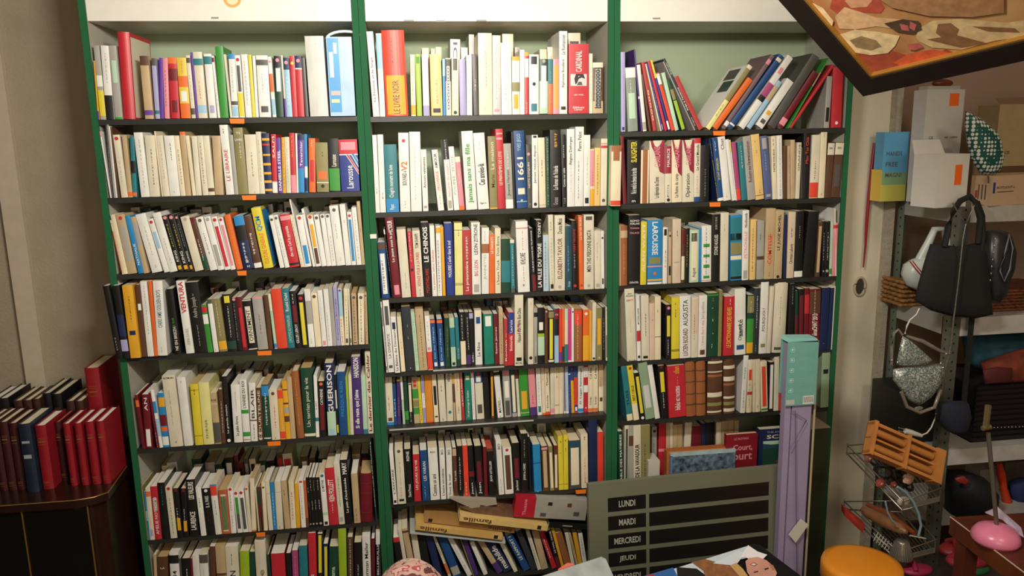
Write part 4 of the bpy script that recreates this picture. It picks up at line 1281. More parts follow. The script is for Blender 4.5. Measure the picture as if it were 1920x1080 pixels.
def c2(p, a, b, zt, Y):
    put_text(p, 'THE ANCIENT', False, (a+(b-a)*.22, Y, zt-.016), ((b-a)*.7, 0, 0), (0, 0, .007), ink('e'))
    put_text(p, 'SCO', True, (a+(b-a)*.22, Y, zt-.038), ((b-a)*.62, 0, 0), (0, 0, .015), ink('c'))
    p.box((a+(b-a)*.12, Y, z6+.005), (b-.004, Y+.0003, zt-.046), ink('G')); p.box((a+(b-a)*.12, Y-.0003, zt-.06), (b-.004, Y, zt-.046), ink('m'))
    p.prism([(a+(b-a)*.12, zt-.075), (a+(b-a)*.12, zt-.055), (a+(b-a)*.4, zt-.061), (a+(b-a)*.6, zt-.064), (a+(b-a)*.8, zt-.059), (b-.004, zt-.056), (b-.004, zt-.075)], Y-.0006, Y-.0004, ink('T2'))
face_book('hardcover_book', 1420, 1482, 806, 806, .004, .03, cov('n'), 'navy picture book with green mountain landscape facing out, behind the teal package', 'book', c2)
a = atX(1215, -.02, z6); b = atX(1236, -.02, z6); zt = at(1216, 873, -.02).z
t = empty('small_carton', ((a+b)/2, 0, z6), 'small white and lime carton left of the marbled box', 'box'); p = MB(); p.box((a, -.02, z6), (b, .05, zt+.016), mat('carton_white', 'C8C4B8', rough=.5)); p.build('body', t)
p = MB(); p.box((a-.0003, -.0205, z6), (b+.0003, -.0201, z6+.03), mat('carton_lime', '8CC23A')); p.build('lime_stripe', t)
# paper pack behind the standing package: dark green tall box
z7 = CZ + LV['R'][6] + .0005
zt = at(1540, 803, -.16).z
t = empty('tall_carton', (2.272, -.083, 0), 'tall dark green carton with pale top standing before the right end of the bookcases', 'box')
p = MB(); p.box((2.222, -.16, .001), (2.325, -.008, zt), mat('dark_green_card', '27301C', rough=.6, vary=.3, scale=5)); p.build('body', t); p = MB(); p.box((2.220, -.162, zt), (2.327, -.006, zt+.004), mat('card_pale', '8E7E68')); p.build('lid', t)
# ---------------------------------------------------------------- teal and purple package
zt = at(1478, 634, -.33).z; a = at(1474, 700, -.33).x; b = at(1531, 700, -.33).x
t = empty('blind_package', ((a+b)/2, -.31, 0), 'tall lilac package with teal cardboard header standing before the right bookcase', 'package')
lil = mat('lilac_fabric', '9689A8', rough=.6, vary=.08, scale=12); teal = mat('teal_card', '6FA69C', rough=.5, vary=.06)
p = MB(); p.box((a+.006, -.322, 0.001), (a+.026, -.295, zt-.02), lil); p.box((a+.029, -.325, .001), (b-.008, -.292, zt-.02), lil); p.box((b-.008, -.315, .001), (b+.0, -.30, zt-.02), mat('lilac_dark', '6E5C74')); p.build('fabric_slats', t)
zb = at(1474, 762, -.335).z
p = MB(); p.box((a-.001, -.334, zb), (b, -.332, zt-.012), teal); p.prism([(a-.001, zt-.012), (a+.004, zt), (b-.008, zt-.004), (b, zt-.016)], -.334, -.285, mat('teal_card_top', '8CC4BE', rough=.5)); p.box((a-.001, -.2905, zb+.03), (b, -.2885, zt-.012), teal); hd = p.build('cardboard_header', t)
p = MB(); ic = mat('teal_pale', 'B4D8D0')
for i in range(5):
    zc = zt-.045-i*.033; x = a+.013
    for q in ((0, 0, .014, .0012), (0, .0128, .014, .014), (0, 0, .0012, .014), (.0128, 0, .014, .014)): p.box((x+q[0]-.004, -.3346, zc+q[1]), (x+q[2]-.004, -.3341, zc+q[3]), ic)
    p.blob((x+.003, -.3343, zc+.007), .0035, .0006, .0035, ic, n=10, k=6)
    for k in range(4): p.box((x+.022, -.3344, zc+.012-k*.0035), (b-.012-.004*((k*3+i) % 3), -.3341, zc+.0128-k*.0035), mat('teal_mid', '86B4AC'))
p.build('icons', hd)
p = MB(); p.box((b-.043, -.3348, zb+.004), (b-.008, -.3341, zb+.03), white)
for k in range(14): p.box((b-.041+k*.0023, -.3352, zb+.008), (b-.041+k*.0023+(.0007 if k % 3 else .0013), -.3349, zb+.028), ink('E'))
p.box((a+.002, -.3346, zb+.004), (a+.03, -.3341, zb+.02), mat('label_grey', 'B8B8B0')); p.build('barcode_label', hd)
p = MB(); q = at(1480, 770, -.335); cordm = mat('lilac_cord', '8A6C8C', rough=.6)
p.tube([at(1484, 770, -.338), at(1512, 788, -.338), at(1481, 845, -.338)], .0012, cordm, n=6); p.tube([at(1491, 770, -.338), at(1494, 1080, -.338)], .0011, mat('dark_seam', '5C4A60'), n=6); p.build('cord', t)
p = MB(); q = [at(x, y, -.34) for x, y in ((1479, 1003), (1502, 973), (1516, 984), (1492, 1018))]; p.add([tuple(v) for v in q]+[(v.x, v.y+.003, v.z) for v in q], [(0,1,2,3), (7,6,5,4), (0,4,5,1), (1,5,6,2), (2,6,7,3), (3,7,4,0)], mat('tape_white', 'C8C4B8')); p.build('tape', t)
p = MB(); p.tube([(b+.012, -.31, .001), (b+.012, -.31, zt-.08)], .004, mat('clear_wrap_edge', 'B09C80', rough=.15), n=8); p.build('plastic_edge', t)
# ---------------------------------------------------------------- opening hours board
TL = at(1103, 909, -.30); TRr = atz(1468, 873, TL.z); U = (TRr-TL); Wd = U.length; U.normalize(); N = Vector((U.y, -U.x, 0)); Vd = (Vector((0, 0, -1))*.995 + N*.06).normalized(); N = U.cross(Vd)*-1
if N.y > 0: N = -N
t = bpy.data.objects.new('opening_hours_board', None); C.objects.link(t); t.location = TL; tag(t, 'grey-green opening hours board with black slots naming weekdays', 'sign')
board = mat('board_grey', '6A6C58', rough=.45, vary=.08, scale=4); slot = mat('slot_black', '161412', rough=.35)
def P(u, v, n=0): return U*(u*Wd) + Vd*v + N*n
def plate(mb, u0, v0, u1, v1, n0, n1, m):
    vs = [P(u, v, n) for n in (n0, n1) for u, v in ((u0, v0), (u1, v0), (u1, v1), (u0, v1))]
    mb.add(vs, [(0,1,2,3), (7,6,5,4), (0,4,5,1), (1,5,6,2), (2,6,7,3), (3,7,4,0)], m)
Hb = TL.z/abs(Vd.z)-.002
def kid(mb, nm, par=t): o = mb.build(nm); o.parent = par; return o
p = MB(); plate(p, 0, 0, 1, Hb, -.02, 0, board); kid(p, 'panel')
p = MB(); plate(p, 1.0005, .004, 1.03, Hb, -.06, -.004, mat('board_side', '2E2E28', rough=.5)); kid(p, 'side_bar')
sc = (at(1103, 909, -.30)-at(1103, 943, -.30)).length/34.0
for i, day in enumerate(('LUNDI', 'MARDI', 'MERCREDI', 'JEUDI', 'VENDREDI', 'SAMEDI', 'DIMANCHE')):
    v0 = (28 + 34.2*i)*sc; v1 = v0 + 25.5*sc
    p = MB(); plate(p, .095, v0, .285, v1, -.001, .0012, slot); o = kid(p, 'day_plate')
    p = MB(); hh = (v1-v0)*.46; put_text(p, day, True, P(.19-.0082*len(day), (v0+v1)/2+hh/2, .0018), U*(.0164*len(day)*Wd), -Vd*hh, mat('day_ink', 'A8A89C')); kid(p, 'lettering', t)
    p = MB(); plate(p, .302, v0+.0, .925, v1, -.001, .0012, slot); kid(p, 'hours_slot')
p = MB(); plate(p, .286, .094-.02, .296, .105, .0014, .003, mat('chip_tan', 'A88460')); 
# ---------------------------------------------------------------- low table with magazines in front
tb = mat('table_wood', '3A281C', rough=.4, vary=.2)
t = empty('display_table', (1.3, -1.1, 0), 'low brown table just below the photo edge carrying magazines', 'table'); p = MB(); p.box((.45, -1.45, .40), (1.95, -.70, .43), tb); p.build('table_top', t)
for x in (.5, 1.9):
    for y in (-1.4, -.85): p = MB(); p.box((x-.02, y-.02, .001), (x+.02, y+.02, .3995), tb); p.build('leg', t)
ZB = .4305
def leaner(name, pts, Y, m, label, cat, th=.006, lean=.35, mb2=None, tf=None):
    """stiff printed sheet standing on the table and leaning; pts are photo points on its leaning plane"""
    n = Vector((0, -1, lean)).normalized(); o = Vector((0, Y, ZB)); q = []
    for x, y in pts:
        r = ray(x, y); q.append(CAM + r*((o-CAM).dot(n)/r.dot(n)))
    z0 = min(v.z for v in q); print(name, 'low', z0)
    for v in q:
        if v.z < .56: v.z = .4308
    k = len(q); v = [tuple(a) for a in q]+[tuple(a-n*th) for a in q]; p = MB()
    p.add(v, [tuple(range(k)), tuple(reversed(range(k, 2*k)))]+[(i, (i+1) % k, (i+1) % k+k, i+k) for i in range(k)], m); t = empty(name, q[0], label, cat); p.build('sheet', t)
    def W(x, y, off=.0008):
        r = ray(x, y); return CAM + r*((o-CAM).dot(n)/r.dot(n)) + n*off
    return t, W, n
lv = 0.5
t, W, n = leaner('magazine', [(1160, 1098), (1415, 1020), (1425, 1022), (1502, 1080), (1560, 1140), (1560, 1150), (1165, 1150)], -.93, mat('magazine_dark', '1A1A1C', rough=.25), 'glossy magazine with a smiling man in a black jacket, bottom edge of photo', 'magazine', lean=lv)
def poly(mb, W, pts, m, off): mb.add([W(x, y, off) for x, y in pts], [tuple(range(len(pts)))], m)
p = MB()
poly(p, W, [(1200, 1086), (1400, 1024), (1416, 1034), (1400, 1046), (1372, 1052), (1330, 1080), (1280, 1100), (1200, 1100)], mat('photo_sky', 'B8C4CC', rough=.25), .0006)
poly(p, W, [(1200, 1082), (1262, 1064), (1270, 1080), (1262, 1100), (1200, 1100)], mat('photo_blue', '2C5C98', rough=.25), .0009)
poly(p, W, [(1200, 1082), (1225, 1076), (1240, 1100), (1200, 1100)], mat('photo_red', '9C3038', rough=.25), .0012)
poly(p, W, [(1268, 1063), (1306, 1066), (1325, 1080), (1320, 1100), (1272, 1100)], mat('photo_black', '1C1A1A', rough=.25), .0012)
poly(p, W, [(1296, 1054), (1322, 1048), (1372, 1062), (1400, 1080), (1404, 1100), (1330, 1100), (1318, 1070)], mat('photo_brown', '8A5C3C', rough=.25, vary=.3, scale=60), .0015)
poly(p, W, [(1336, 1056), (1386, 1032), (1396, 1038), (1382, 1056), (1372, 1060)], mat('photo_pale', 'C4CCD4', rough=.25), .0018)
poly(p, W, [(1368, 1060), (1380, 1055), (1392, 1066), (1402, 1080), (1398, 1092), (1384, 1078)], mat('photo_gold', 'B8945C', rough=.25), .0021)
poly(p, W, [(1386, 1046), (1402, 1022), (1420, 1034), (1438, 1040), (1430, 1048), (1408, 1050), (1396, 1044)], mat('photo_shirt', 'DCD8DC', rough=.25), .0021)
skin = mat('photo_skin', 'C08E7C', rough=.25, vary=.1)
poly(p, W, [(1397, 1052), (1404, 1046), (1420, 1044), (1436, 1050), (1450, 1062), (1456, 1074), (1450, 1090), (1430, 1098), (1410, 1088), (1400, 1072)], skin, .0025)
poly(p, W, [(1440, 1056), (1449, 1060), (1453, 1069), (1447, 1069)], mat('photo_ear', 'A87060', rough=.25), .0028)
poly(p, W, [(1405, 1058), (1412, 1054), (1420, 1058), (1414, 1062)], mat('photo_mouth', '8E4C48', rough=.25), .0029)
poly(p, W, [(1407, 1058), (1412, 1056), (1417, 1058), (1413, 1060)], mat('photo_teeth', 'DCD0C8', rough=.25), .0031)
poly(p, W, [(1412, 1072), (1420, 1070), (1421, 1072), (1413, 1074)], mat('photo_eye', '3A2420', rough=.25), .0029)
poly(p, W, [(1432, 1066), (1440, 1064), (1441, 1066), (1433, 1069)], mat('photo_eye', '3A2420', rough=.25), .0029)
p.build('cover_photo', t)
t, W, n = leaner('newspaper', [(1008, 1083), (1128, 1044), (1136, 1048), (1152, 1084), (1190, 1170), (985, 1170)], -.95, mat('newspaper_grey', 'A2AAA8', rough=.7, vary=.25, scale=25), 'grey folded newspaper at the bottom photo edge before the board', 'newspaper', lean=lv)
p = MB(); poly(p, W, [(1050, 1068), (1082, 1052), (1078, 1066), (1060, 1070)], mat('flyer_orange', 'C8604C', rough=.5), -.02)
p = MB(); q = [W(1048, 1068, -.014), W(1066, 1056, -.014), W(1078, 1057, -.014), W(1080, 1080, -.014), W(1050, 1084, -.014)]; p.add([tuple(v) for v in q]+[tuple(v-n*.002) for v in q], [tuple(range(5)), tuple(reversed(range(5, 10)))]+[(i, (i+1) % 5, (i+1) % 5+5, i+5) for i in range(5)], mat('flyer_orange', 'C8604C', rough=.5)); tag(p.build('flyer', loc=q[0]), 'orange-pink flyer peeping out behind the grey newspaper', 'flyer')
# floral cushion
c = at(770, 1130, -.95); 
def flor():
    if 'floral' in MC: return MC['floral']
    m = mat('floral', 'B89080', rough=.8); nt = m.node_tree; b = nt.nodes['Principled BSDF']; tc = nt.nodes.new('ShaderNodeTexCoord'); v = nt.nodes.new('ShaderNodeTexVoronoi'); v.inputs['Scale'].default_value = 60
    nz = nt.nodes.new('ShaderNodeTexNoise'); nz.inputs['Scale'].default_value = 30; nt.links.new(tc.outputs['Object'], nz.inputs[0]); nt.links.new(tc.outputs['Object'], v.inputs['Vector'])
    r = nt.nodes.new('ShaderNodeValToRGB'); e = r.color_ramp; e.interpolation = 'CONSTANT'; e.elements[0].color = (*lin('5A2A28'), 1); e.elements[1].position = .42; e.elements[1].color = (*lin('B09080'), 1)
    for pos, cc in ((.52, 'A04048'), (.56, 'C0A090'), (.66, '5C8070')): x = e.elements.new(pos); x.color = (*lin(cc), 1)
    mx = nt.nodes.new('ShaderNodeMix'); mx.data_type = 'RGBA'; mx.inputs[0].default_value = .5; nt.links.new(nz.outputs['Fac'], r.inputs[0]); nt.links.new(r.outputs[0], b.inputs['Base Color']); return m
rx = (at(860, 1130, -.95).x - at(680, 1130, -.95).x)/2
t = empty('round_cushion', (c.x, -.95, ZB), 'round floral patterned cushion at the bottom edge of the photo', 'cushion')
zt = at(770, 1056, -.95).z
p = MB(); p.blob((c.x, -.95, (zt+ZB)/2), rx, .12, (zt-ZB)/2, flor(), n=32, k=16); p.build('cover', t)
p = MB(); p.blob((c.x-.055, -1.035, zt-.035), .016, .006, .008, mat('green_patch', '5C9078', rough=.7)); p.build('green_patch', t)
# ---------------------------------------------------------------- framed tapestry hung from the ceiling
zc, z2 = 1.75, 1.45
def cpt(px, py, z): return CAM + ray(px, py)*z
Cn = cpt(1620, 177, zc); P2 = cpt(1920, 110, z2)
lo_, hi_ = .5, 4.0
def dotz(z1): return (cpt(1465, 0, z1)-Cn).dot(P2-Cn)
best = min((abs(dotz(.6+.005*i)), .6+.005*i) for i in range(600)); z1 = best[1]; P1 = cpt(1465, 0, z1)
e1 = (P1-Cn).normalized(); e2 = (P2-Cn).normalized(); print('frame', z1, dotz(z1), e1, e2, e1.dot(e2)); nn = e1.cross(e2).normalized()
if nn.dot(CAM-Cn) < 0: nn = -nn
Lf, Wf = .62, .85
t = bpy.data.objects.new('framed_tapestry', None); C.objects.link(t); t.location = Cn; tag(t, 'dark framed brown needlework picture hanging aslant at top right', 'picture')
fw_ = .045
def Q(u, v, n=0): return e2*u + e1*v + nn*n
def bar(mb, u0, v0, u1, v1, n0, n1, m):
    vs = [Q(u, v, n) for n in (n0, n1) for u, v in ((u0, v0), (u1, v0), (u1, v1), (u0, v1))]
    mb.add(vs, [(3,2,1,0), (4,5,6,7), (0,1,5,4), (1,2,6,5), (2,3,7,6), (3,0,4,7)], m)
fm = mat('frame_dark', '1C1412', rough=.35, vary=.2); gl = mat('frame_gold', 'A87A34', rough=.4, metal=.5)
for q in ((0, 0, Wf, fw_), (0, Lf-fw_, Wf, Lf), (0, fw_, fw_, Lf-fw_), (Wf-fw_, fw_, Wf, Lf-fw_)):
    p = MB(); bar(p, *q, -.02, .006, fm); kid(p, 'frame_rail', t)
p = MB()
for q in ((fw_, fw_, Wf-fw_, fw_+.004), (fw_, Lf-fw_-.004, Wf-fw_, Lf-fw_), (fw_, fw_, fw_+.004, Lf-fw_), (Wf-fw_-.004, fw_, Wf-fw_, Lf-fw_)): bar(p, *q, -.012, .001, gl)
kid(p, 'gold_slip', t)
tap = mat('tapestry', 'A87C50', rough=.85, vary=.0); nt = tap.node_tree; b = nt.nodes['Principled BSDF']; tc = nt.nodes.new('ShaderNodeTexCoord')
nz = nt.nodes.new('ShaderNodeTexNoise'); nz.inputs['Scale'].default_value = 5.5; nz.inputs['Detail'].default_value = 3; nz.inputs['Distortion'].default_value = 1.2; nt.links.new(tc.outputs['Object'], nz.inputs[0])
r = nt.nodes.new('ShaderNodeValToRGB'); e = r.color_ramp; e.elements[0].position = .3; e.elements[0].color = (*lin('9A5426'), 1); e.elements[1].position = .75; e.elements[1].color = (*lin('BC9460'), 1); x = e.elements.new(.52); x.color = (*lin('B08450'), 1)
nt.links.new(nz.outputs['Fac'], r.inputs[0]); nt.links.new(r.outputs[0], b.inputs['Base Color'])
p = MB(); bar(p, fw_, fw_, Wf-fw_, Lf-fw_, -.016, -.010, tap); cvs = kid(p, 'canvas', t)
# drapery and petals stitched on the canvas
def onpic(px, py):
    r = ray(px, py); s = (Cn-CAM).dot(nn)/r.dot(nn); d = CAM+r*s-Cn; return d.dot(e2), d.dot(e1)
def patch(mb, pts, m, off):
    mb.add([Q(*onpic(x, y), off) for x, y in pts], [tuple(range(len(pts)))], m)
st = lambda n, h: mat('stitch_'+n, tuple(q*1.45 for q in lin(h)), rough=.85, vary=.25, scale=60)
p = MB()
S = [([(1600,100),(1640,92),(1700,112),(1720,126),(1770,100),(1800,112),(1640,146),(1628,148),(1612,138),(1590,115)], 'rust', '8A3A20'),
 ([(1672,125),(1700,108),(1745,100),(1790,108),(1690,132)], 'vermilion', 'B04822'),
 ([(1558,0),(1640,0),(1655,22),(1648,32),(1600,30),(1568,34),(1552,22)], 'rose red', '8E3A24'),
 ([(1580,8),(1615,0),(1632,8),(1622,20),(1592,22)], 'pink buff', 'A87858'),
 ([(1562,38),(1580,20),(1612,30),(1640,40),(1690,44),(1706,56),(1680,62),(1640,56),(1600,62),(1570,60)], 'flesh', 'B08C62'),
 ([(1568,72),(1600,62),(1640,66),(1684,74),(1676,92),(1662,106),(1630,110),(1595,104)], 'cream cloth', 'BCA478'),
 ([(1590,82),(1612,74),(1640,82),(1650,94),(1630,101),(1602,95)], 'olive fold', '7A6440'),
 ([(1720,60),(1745,46),(1800,42),(1880,50),(1920,46),(1920,76),(1860,84),(1800,100),(1745,96),(1720,84),(1714,76)], 'pale drape', 'AE9468'),
 ([(1756,52),(1780,50),(1796,62),(1790,76),(1766,80),(1752,68)], 'brown fold', '6E4C2C'),
 ([(1820,56),(1900,60),(1910,68),(1850,66)], 'brown fold', '6E4C2C'),
 ([(1735,80),(1790,72),(1850,88),(1800,96)], 'brown fold', '6E4C2C'),
 ([(1655,50),(1690,42),(1720,46),(1726,62),(1708,70),(1680,66)], 'dark leaf', '3E2C1C'),
 ([(1684,50),(1700,54),(1702,64),(1688,62)], 'pink petal', '9C4C44'), ([(1704,46),(1716,52),(1712,64),(1702,58)], 'pink petal', '9C4C44'),
 ([(1700,88),(1722,86),(1728,94),(1712,100),(1702,98)], 'pink petal', '9C4C44'),
 ([(1520,10),(1540,20),(1560,44),(1556,60),(1536,40),(1516,16)], 'cream cloth', 'BCA478'),
 ([(1640,0),(1880,0),(1880,30),(1820,38),(1740,36),(1670,20)], 'tan field', '86603C')]
for i, (pts, n, h) in enumerate(S[::-1] if False else S): patch(p, pts, st(n.replace(' ', '_'), h), -.0098+.0002*i)
kid(p, 'stitched_drapery', cvs).location = (0, 0, 0)
p = MB(); hk = Cn + e2*.40 + e1*Lf; p.tube([Q(.1, Lf-.02, -.015), Q(.1, Lf-.02, -.015)+Vector((0, .0, 2.94-(Cn+Q(.1, Lf-.02)).z))], .0012, gl, n=6); p.tube([Q(.6, Lf-.02, -.015), Q(.6, Lf-.02, -.015)+Vector((0, 0, 2.94-(Cn+Q(.6, Lf-.02)).z))], .0012, gl, n=6); kid(p, 'hanging_wire', t)
# ---------------------------------------------------------------- metal rack on the right
galv = mat('galvanised', '8C9088', rough=.38, metal=.75, vary=.2, scale=25); galvd = mat('galvanised_green', '6E7A6C', rough=.5, metal=.3, vary=.2, scale=20)
shw = mat('shelf_metal_pale', 'B8B4AE', rough=.45, metal=.1, vary=.1)
hole = mat('hole_black', '14120F', rough=.9)
XF, YF, YB, XR = 2.70, -.22, .105, 3.7
t = empty('metal_rack', (3.1, -.05, 0), 'galvanised slotted metal shelving rack at the right edge of the photo', 'rack')
def post(x, y, h, sx, sy, m, par):
    p = MB(); p.box((x, y, .001), (x+.034*sx, y+.002*sy, h), m) if sx > 0 else p.box((x+.034*sx, y, .001), (x, y+.002*sy, h), m)
    if sy > 0: p.box((x-.001, y+.002, .001), (x+.001, y+.036, h), m)
    else: p.box((x-.001, y-.036, .001), (x+.001, y, h), m)
    o = p.build('post', par); p = MB(); z = .06
    while z < h-.02:
        xc = x+.017*sx; p.box((xc-.003, y-.0005 if sy > 0 else y-.0004, z), (xc+.003, y-.0001 if sy > 0 else y, z+.007), hole)
        yc = y+.019*sy; p.box((x-.0014, yc-.003, z+.01), (x-.0011, yc+.003, z+.017), hole); z += .032
    p.build('slots', o); return o
ztop = at(1810, 367, YF).z
post(XF, YF, ztop, 1, 1, galv, t); post(XF, YB, ztop+.02, 1, -1, galvd, t); post(XR, YF, ztop, -1, 1, galv, t); post(XR, YB, ztop, -1, -1, galv, t)
zs = []
for (y0, y1) in ((386, 416), (594, 627), (838, 866)):
    za, zb_ = at(1855, y0, YF).z, at(1855, y1, YF).z; zs.append(za); p = MB()
    p.box((XF+.003, YF+.003, za-.003), (XR-.003, YB-.003, za), shw); s_ = p.build('shelf', t)
    p = MB(); p.box((XF+.035, YF-.0016, zb_), (XR-.035, YF-.0002, za+.001), shw); p.box((XF-.003, YF+.04, zb_), (XF-.0015, YB-.04, za), mat('shelf_side_dim', '98968E', rough=.5, metal=.1)); p.build('shelf_lip', s_)
zs.append(.33); p = MB(); p.box((XF+.003, YF+.003, .327), (XR-.003, YB-.003, .33), shw); p.build('shelf', t)
z1, z2, z3, z4 = [z+.0006 for z in zs]
def rot_box(name, corner_px, corner_py, Y, z, Lx, Ly, H, ang, m, label, cat, open_top=False, mi=None):
    c = at(corner_px, corner_py, Y); c = Vector((atX(corner_px, Y, z), Y, z)); t = bpy.data.objects.new(name, None); C.objects.link(t); t.location = c; t.rotation_euler = (0, 0, ang); tag(t, label, cat); t.empty_display_size = .03
    p = MB()
    if not open_top: p.box((0, 0, 0), (Lx, Ly, H), m)
    else:
        k = .002; p.box((0, 0, 0), (Lx, k, H), m); p.box((0, Ly-k, 0), (Lx, Ly, H), m); p.box((0, k, 0), (k, Ly-k, H), m); p.box((Lx-k, k, 0), (Lx, Ly-k, H), m); p.box((k, k, 0), (Lx-k, Ly-k, .002), m)
    o = p.build('body'); o.parent = t; return t
orange = mat('orange_sticker', 'EE6A1C', rough=.5)
whitec = mat('white_carton', 'D0CCC4', rough=.5, vary=.03); beigec = mat('beige_carton', 'C8A888', rough=.6, vary=.06); tanc = mat('tan_carton', 'A8946C', rough=.7, vary=.08)
def sub(mb, nm, par): o = mb.build(nm); o.parent = par; return o
# blue and yellow box
t = rot_box('product_box', 1650, 374, .035, z1, .095, .05, at(1650, 248, .035).z-z1, math.radians(1), mat('grad_blue', '5A9CC4', rough=.4), 'blue and yellow product box at the left end of the rack top', 'box')
H = at(1650, 248, .035).z-z1; p = MB(); p.box((-.0004, -.0006, 0), (.0954, .0001, H*.24), mat('box_yellow', 'B8B050')); p.box((-.0008, .0, 0), (-.0001, .06, H*.46), mat('box_yellow2', 'D8B84C')); p.box((-.0004, -.0005, H*.24), (.0954, .0001, H*.42), mat('box_green', '7A9C74'))
for i, s in enumerate(('HANDS', 'FREE', 'MAGNI')): put_text(p, s, False, (.012, -.0009, H*(.66-.155*i)), ((.06, .045, .062)[i], 0, 0), (0, 0, .0155), ink('E'))
sub(p, 'front_print', t)
# white open carton on the corner
Yc = -.24; s45 = math.radians(52); 
t = rot_box('open_carton', 1752, 378, Yc, z1, .125, .10, at(1752, 290, Yc).z-z1, 0, whitec, 'white open carton with orange sticker, dark thing inside, on rack top corner', 'carton', True); Hc = at(1752, 290, Yc).z-z1
t.rotation_euler = (0, 0, math.radians(9))
p = MB(); p.box((.07, -.0008, Hc*.42), (.098, -.0002, Hc*.80), orange, M=Matrix.Translation((0, 0, 0))); sub(p, 'price_sticker', t)
p = MB(); p.blob((.062, .05, Hc*.55), .05, .04, Hc*.42, mat('black_plastic', '1C1C1C', rough=.3)); tag(sub(p, 'black_content', None) if False else sub(p, 'contents', t), '', '') if False else sub(p, 'contents', t)
p = MB(); p.add([(.0, .099, Hc), (.124, .099, Hc), (.118, .119, Hc+.045), (.006, .119, Hc+.045), (.0, .101, Hc), (.124, .101, Hc), (.118, .121, Hc+.045), (.006, .121, Hc+.045)], [(0,1,2,3), (7,6,5,4), (0,4,5,1), (1,5,6,2), (2,6,7,3), (3,7,4,0)], whitec)
sub(p, 'flap', t)
# tall white carton behind
Hh = at(1722, 168, -.04).z-z1
t = rot_box('tall_carton', 1722, 330, -.04, z1, .152, .06, Hh, math.radians(6), mat('white_carton_grey', 'C4C0BC', rough=.5, vary=.03), 'tall white carton with orange sticker near its top, behind the open carton', 'carton')
p = MB(); p.box((.092, -.0007, Hh-.055), (.13, -.0001, Hh-.013), orange); sub(p, 'price_sticker', t)
p = MB(); put_text(p, 'CE', False, (.02, -.0006, Hh-.165), (.018, 0, 0), (0, 0, .009), ink('k')); put_text(p, 'REF: CA08030', False, (.085, -.0006, Hh-.163), (.052, 0, 0), (0, 0, .006), ink('k')); p.box((.02, -.0005, Hh-.172), (.045, -.0001, Hh-.171), ink('k')); sub(p, 'lettering', t)
p = MB(); p.box((.01, .01, Hh), (.14, .05, Hh+.012), mat('clear_bag', 'A8A49C', rough=.3)); p.blob((.085, .03, Hh+.022), .04, .02, .014, mat('red_brown_thing', '6A2A1C', rough=.5, vary=.5)); sub(p, 'bag_on_top', t)
# beige carton at right
Hb2 = at(1880, 196, -.0).z-z1
t = rot_box('brown_carton', 1858, 330, -.0, z1, .24, .1, Hb2, math.radians(2), tanc, 'large beige carton with CE mark at the right edge above the cream box', 'carton')
p = MB(); put_text(p, 'CE', False, (.035, -.0006, Hb2*.48), (.02, 0, 0), (0, 0, .010), ink('k')); p.tube([(.022+.006*math.cos(i*.63), -.001, Hb2*.48+.005+.006*math.sin(i*.63)) for i in range(10)], .0012, ink('k'), close=True, n=5); p.box((.0, -.0006, Hb2*.28), (.2, -.0001, Hb2*.35), mat('carton_brown_band', '5E4630')); sub(p, 'lettering', t)
p = MB(); p.add([(0, 0, Hb2), (.24, 0, Hb2), (.24, .03, Hb2+.03), (.01, .03, Hb2+.022), (0, .002, Hb2), (.24, .002, Hb2), (.24, .032, Hb2+.03), (.01, .032, Hb2+.022)], [(0,1,2,3), (7,6,5,4), (0,4,5,1), (1,5,6,2), (2,6,7,3), (3,7,4,0)], mat('carton_flap', '8A6C54', rough=.7)); sub(p, 'flap', t)
# cream lamp box
Hr = at(1857, 330, -.235).z - z1
t = rot_box('lamp_box', 1857, 384, -.235, z1, .24, .075, Hr, math.radians(3), beigec, 'low cream box lettered ROTLICHT on the rack top at the right edge', 'box'); t.rotation_euler = (0, 0, math.radians(14))
p = MB(); put_text(p, 'ROTLICHT-L', True, (.022, -.0006, Hr*.56), (.085, 0, 0), (0, 0, .008), ink('E')); p.box((.004, -.0007, Hr*.42), (.014, -.0002, Hr*.78), ink('n3')); p.box((.024, -.0006, Hr*.44), (.10, -.0002, Hr*.47), ink('E'))
for k in range(3): p.box((-.0006, .02+k*.012, Hr*.2), (-.0002, .024+k*.012, Hr*.7), ink('E'))
p.box((-.0006, .05, Hr*.25), (-.0002, .058, Hr*.5), ink('r3')); sub(p, 'lettering', t)
# polka dot pouch
def dots():
    m = mat('polka_dots', '14504A', rough=.7); nt = m.node_tree; b = nt.nodes['Principled BSDF']; tc = nt.nodes.new('ShaderNodeTexCoord'); v = nt.nodes.new('ShaderNodeTexVoronoi'); v.inputs['Scale'].default_value = 78; v.inputs['Randomness'].default_value = .12
    r = nt.nodes.new('ShaderNodeValToRGB'); r.color_ramp.interpolation = 'CONSTANT'; r.color_ramp.elements[0].color = (*lin('D8DCD4'), 1); r.color_ramp.elements[1].position = .44; r.color_ramp.elements[1].color = (*lin('14504A'), 1)
    nt.links.new(tc.outputs['Object'], v.inputs['Vector']); nt.links.new(v.outputs['Distance'], r.inputs[0]); nt.links.new(r.outputs[0], b.inputs['Base Color']); return m
pts = [at(x, y, -.20) for x, y in ((1810, 208), (1840, 222), (1868, 246), (1876, 262), (1883, 296), (1876, 322), (1856, 330), (1838, 326), (1822, 300), (1813, 262), (1809, 225))]
c0 = sum(pts, Vector())/len(pts); p = MB(); n = len(pts); rings = []
for k_, dy in ((0, -.028), (.55, -.024), (.85, -.014), (1, 0), (.85, .014), (.55, .024), (0, .028)): rings.append([c0+(q-c0)*max(k_, .001)+Vector((0, dy, 0)) for q in pts])
V = [tuple(v) for R in rings for v in R]; p.add(V, [(i*n+j, i*n+(j+1) % n, (i+1)*n+(j+1) % n, (i+1)*n+j) for i in range(len(rings)-1) for j in range(n)], dots(), True)
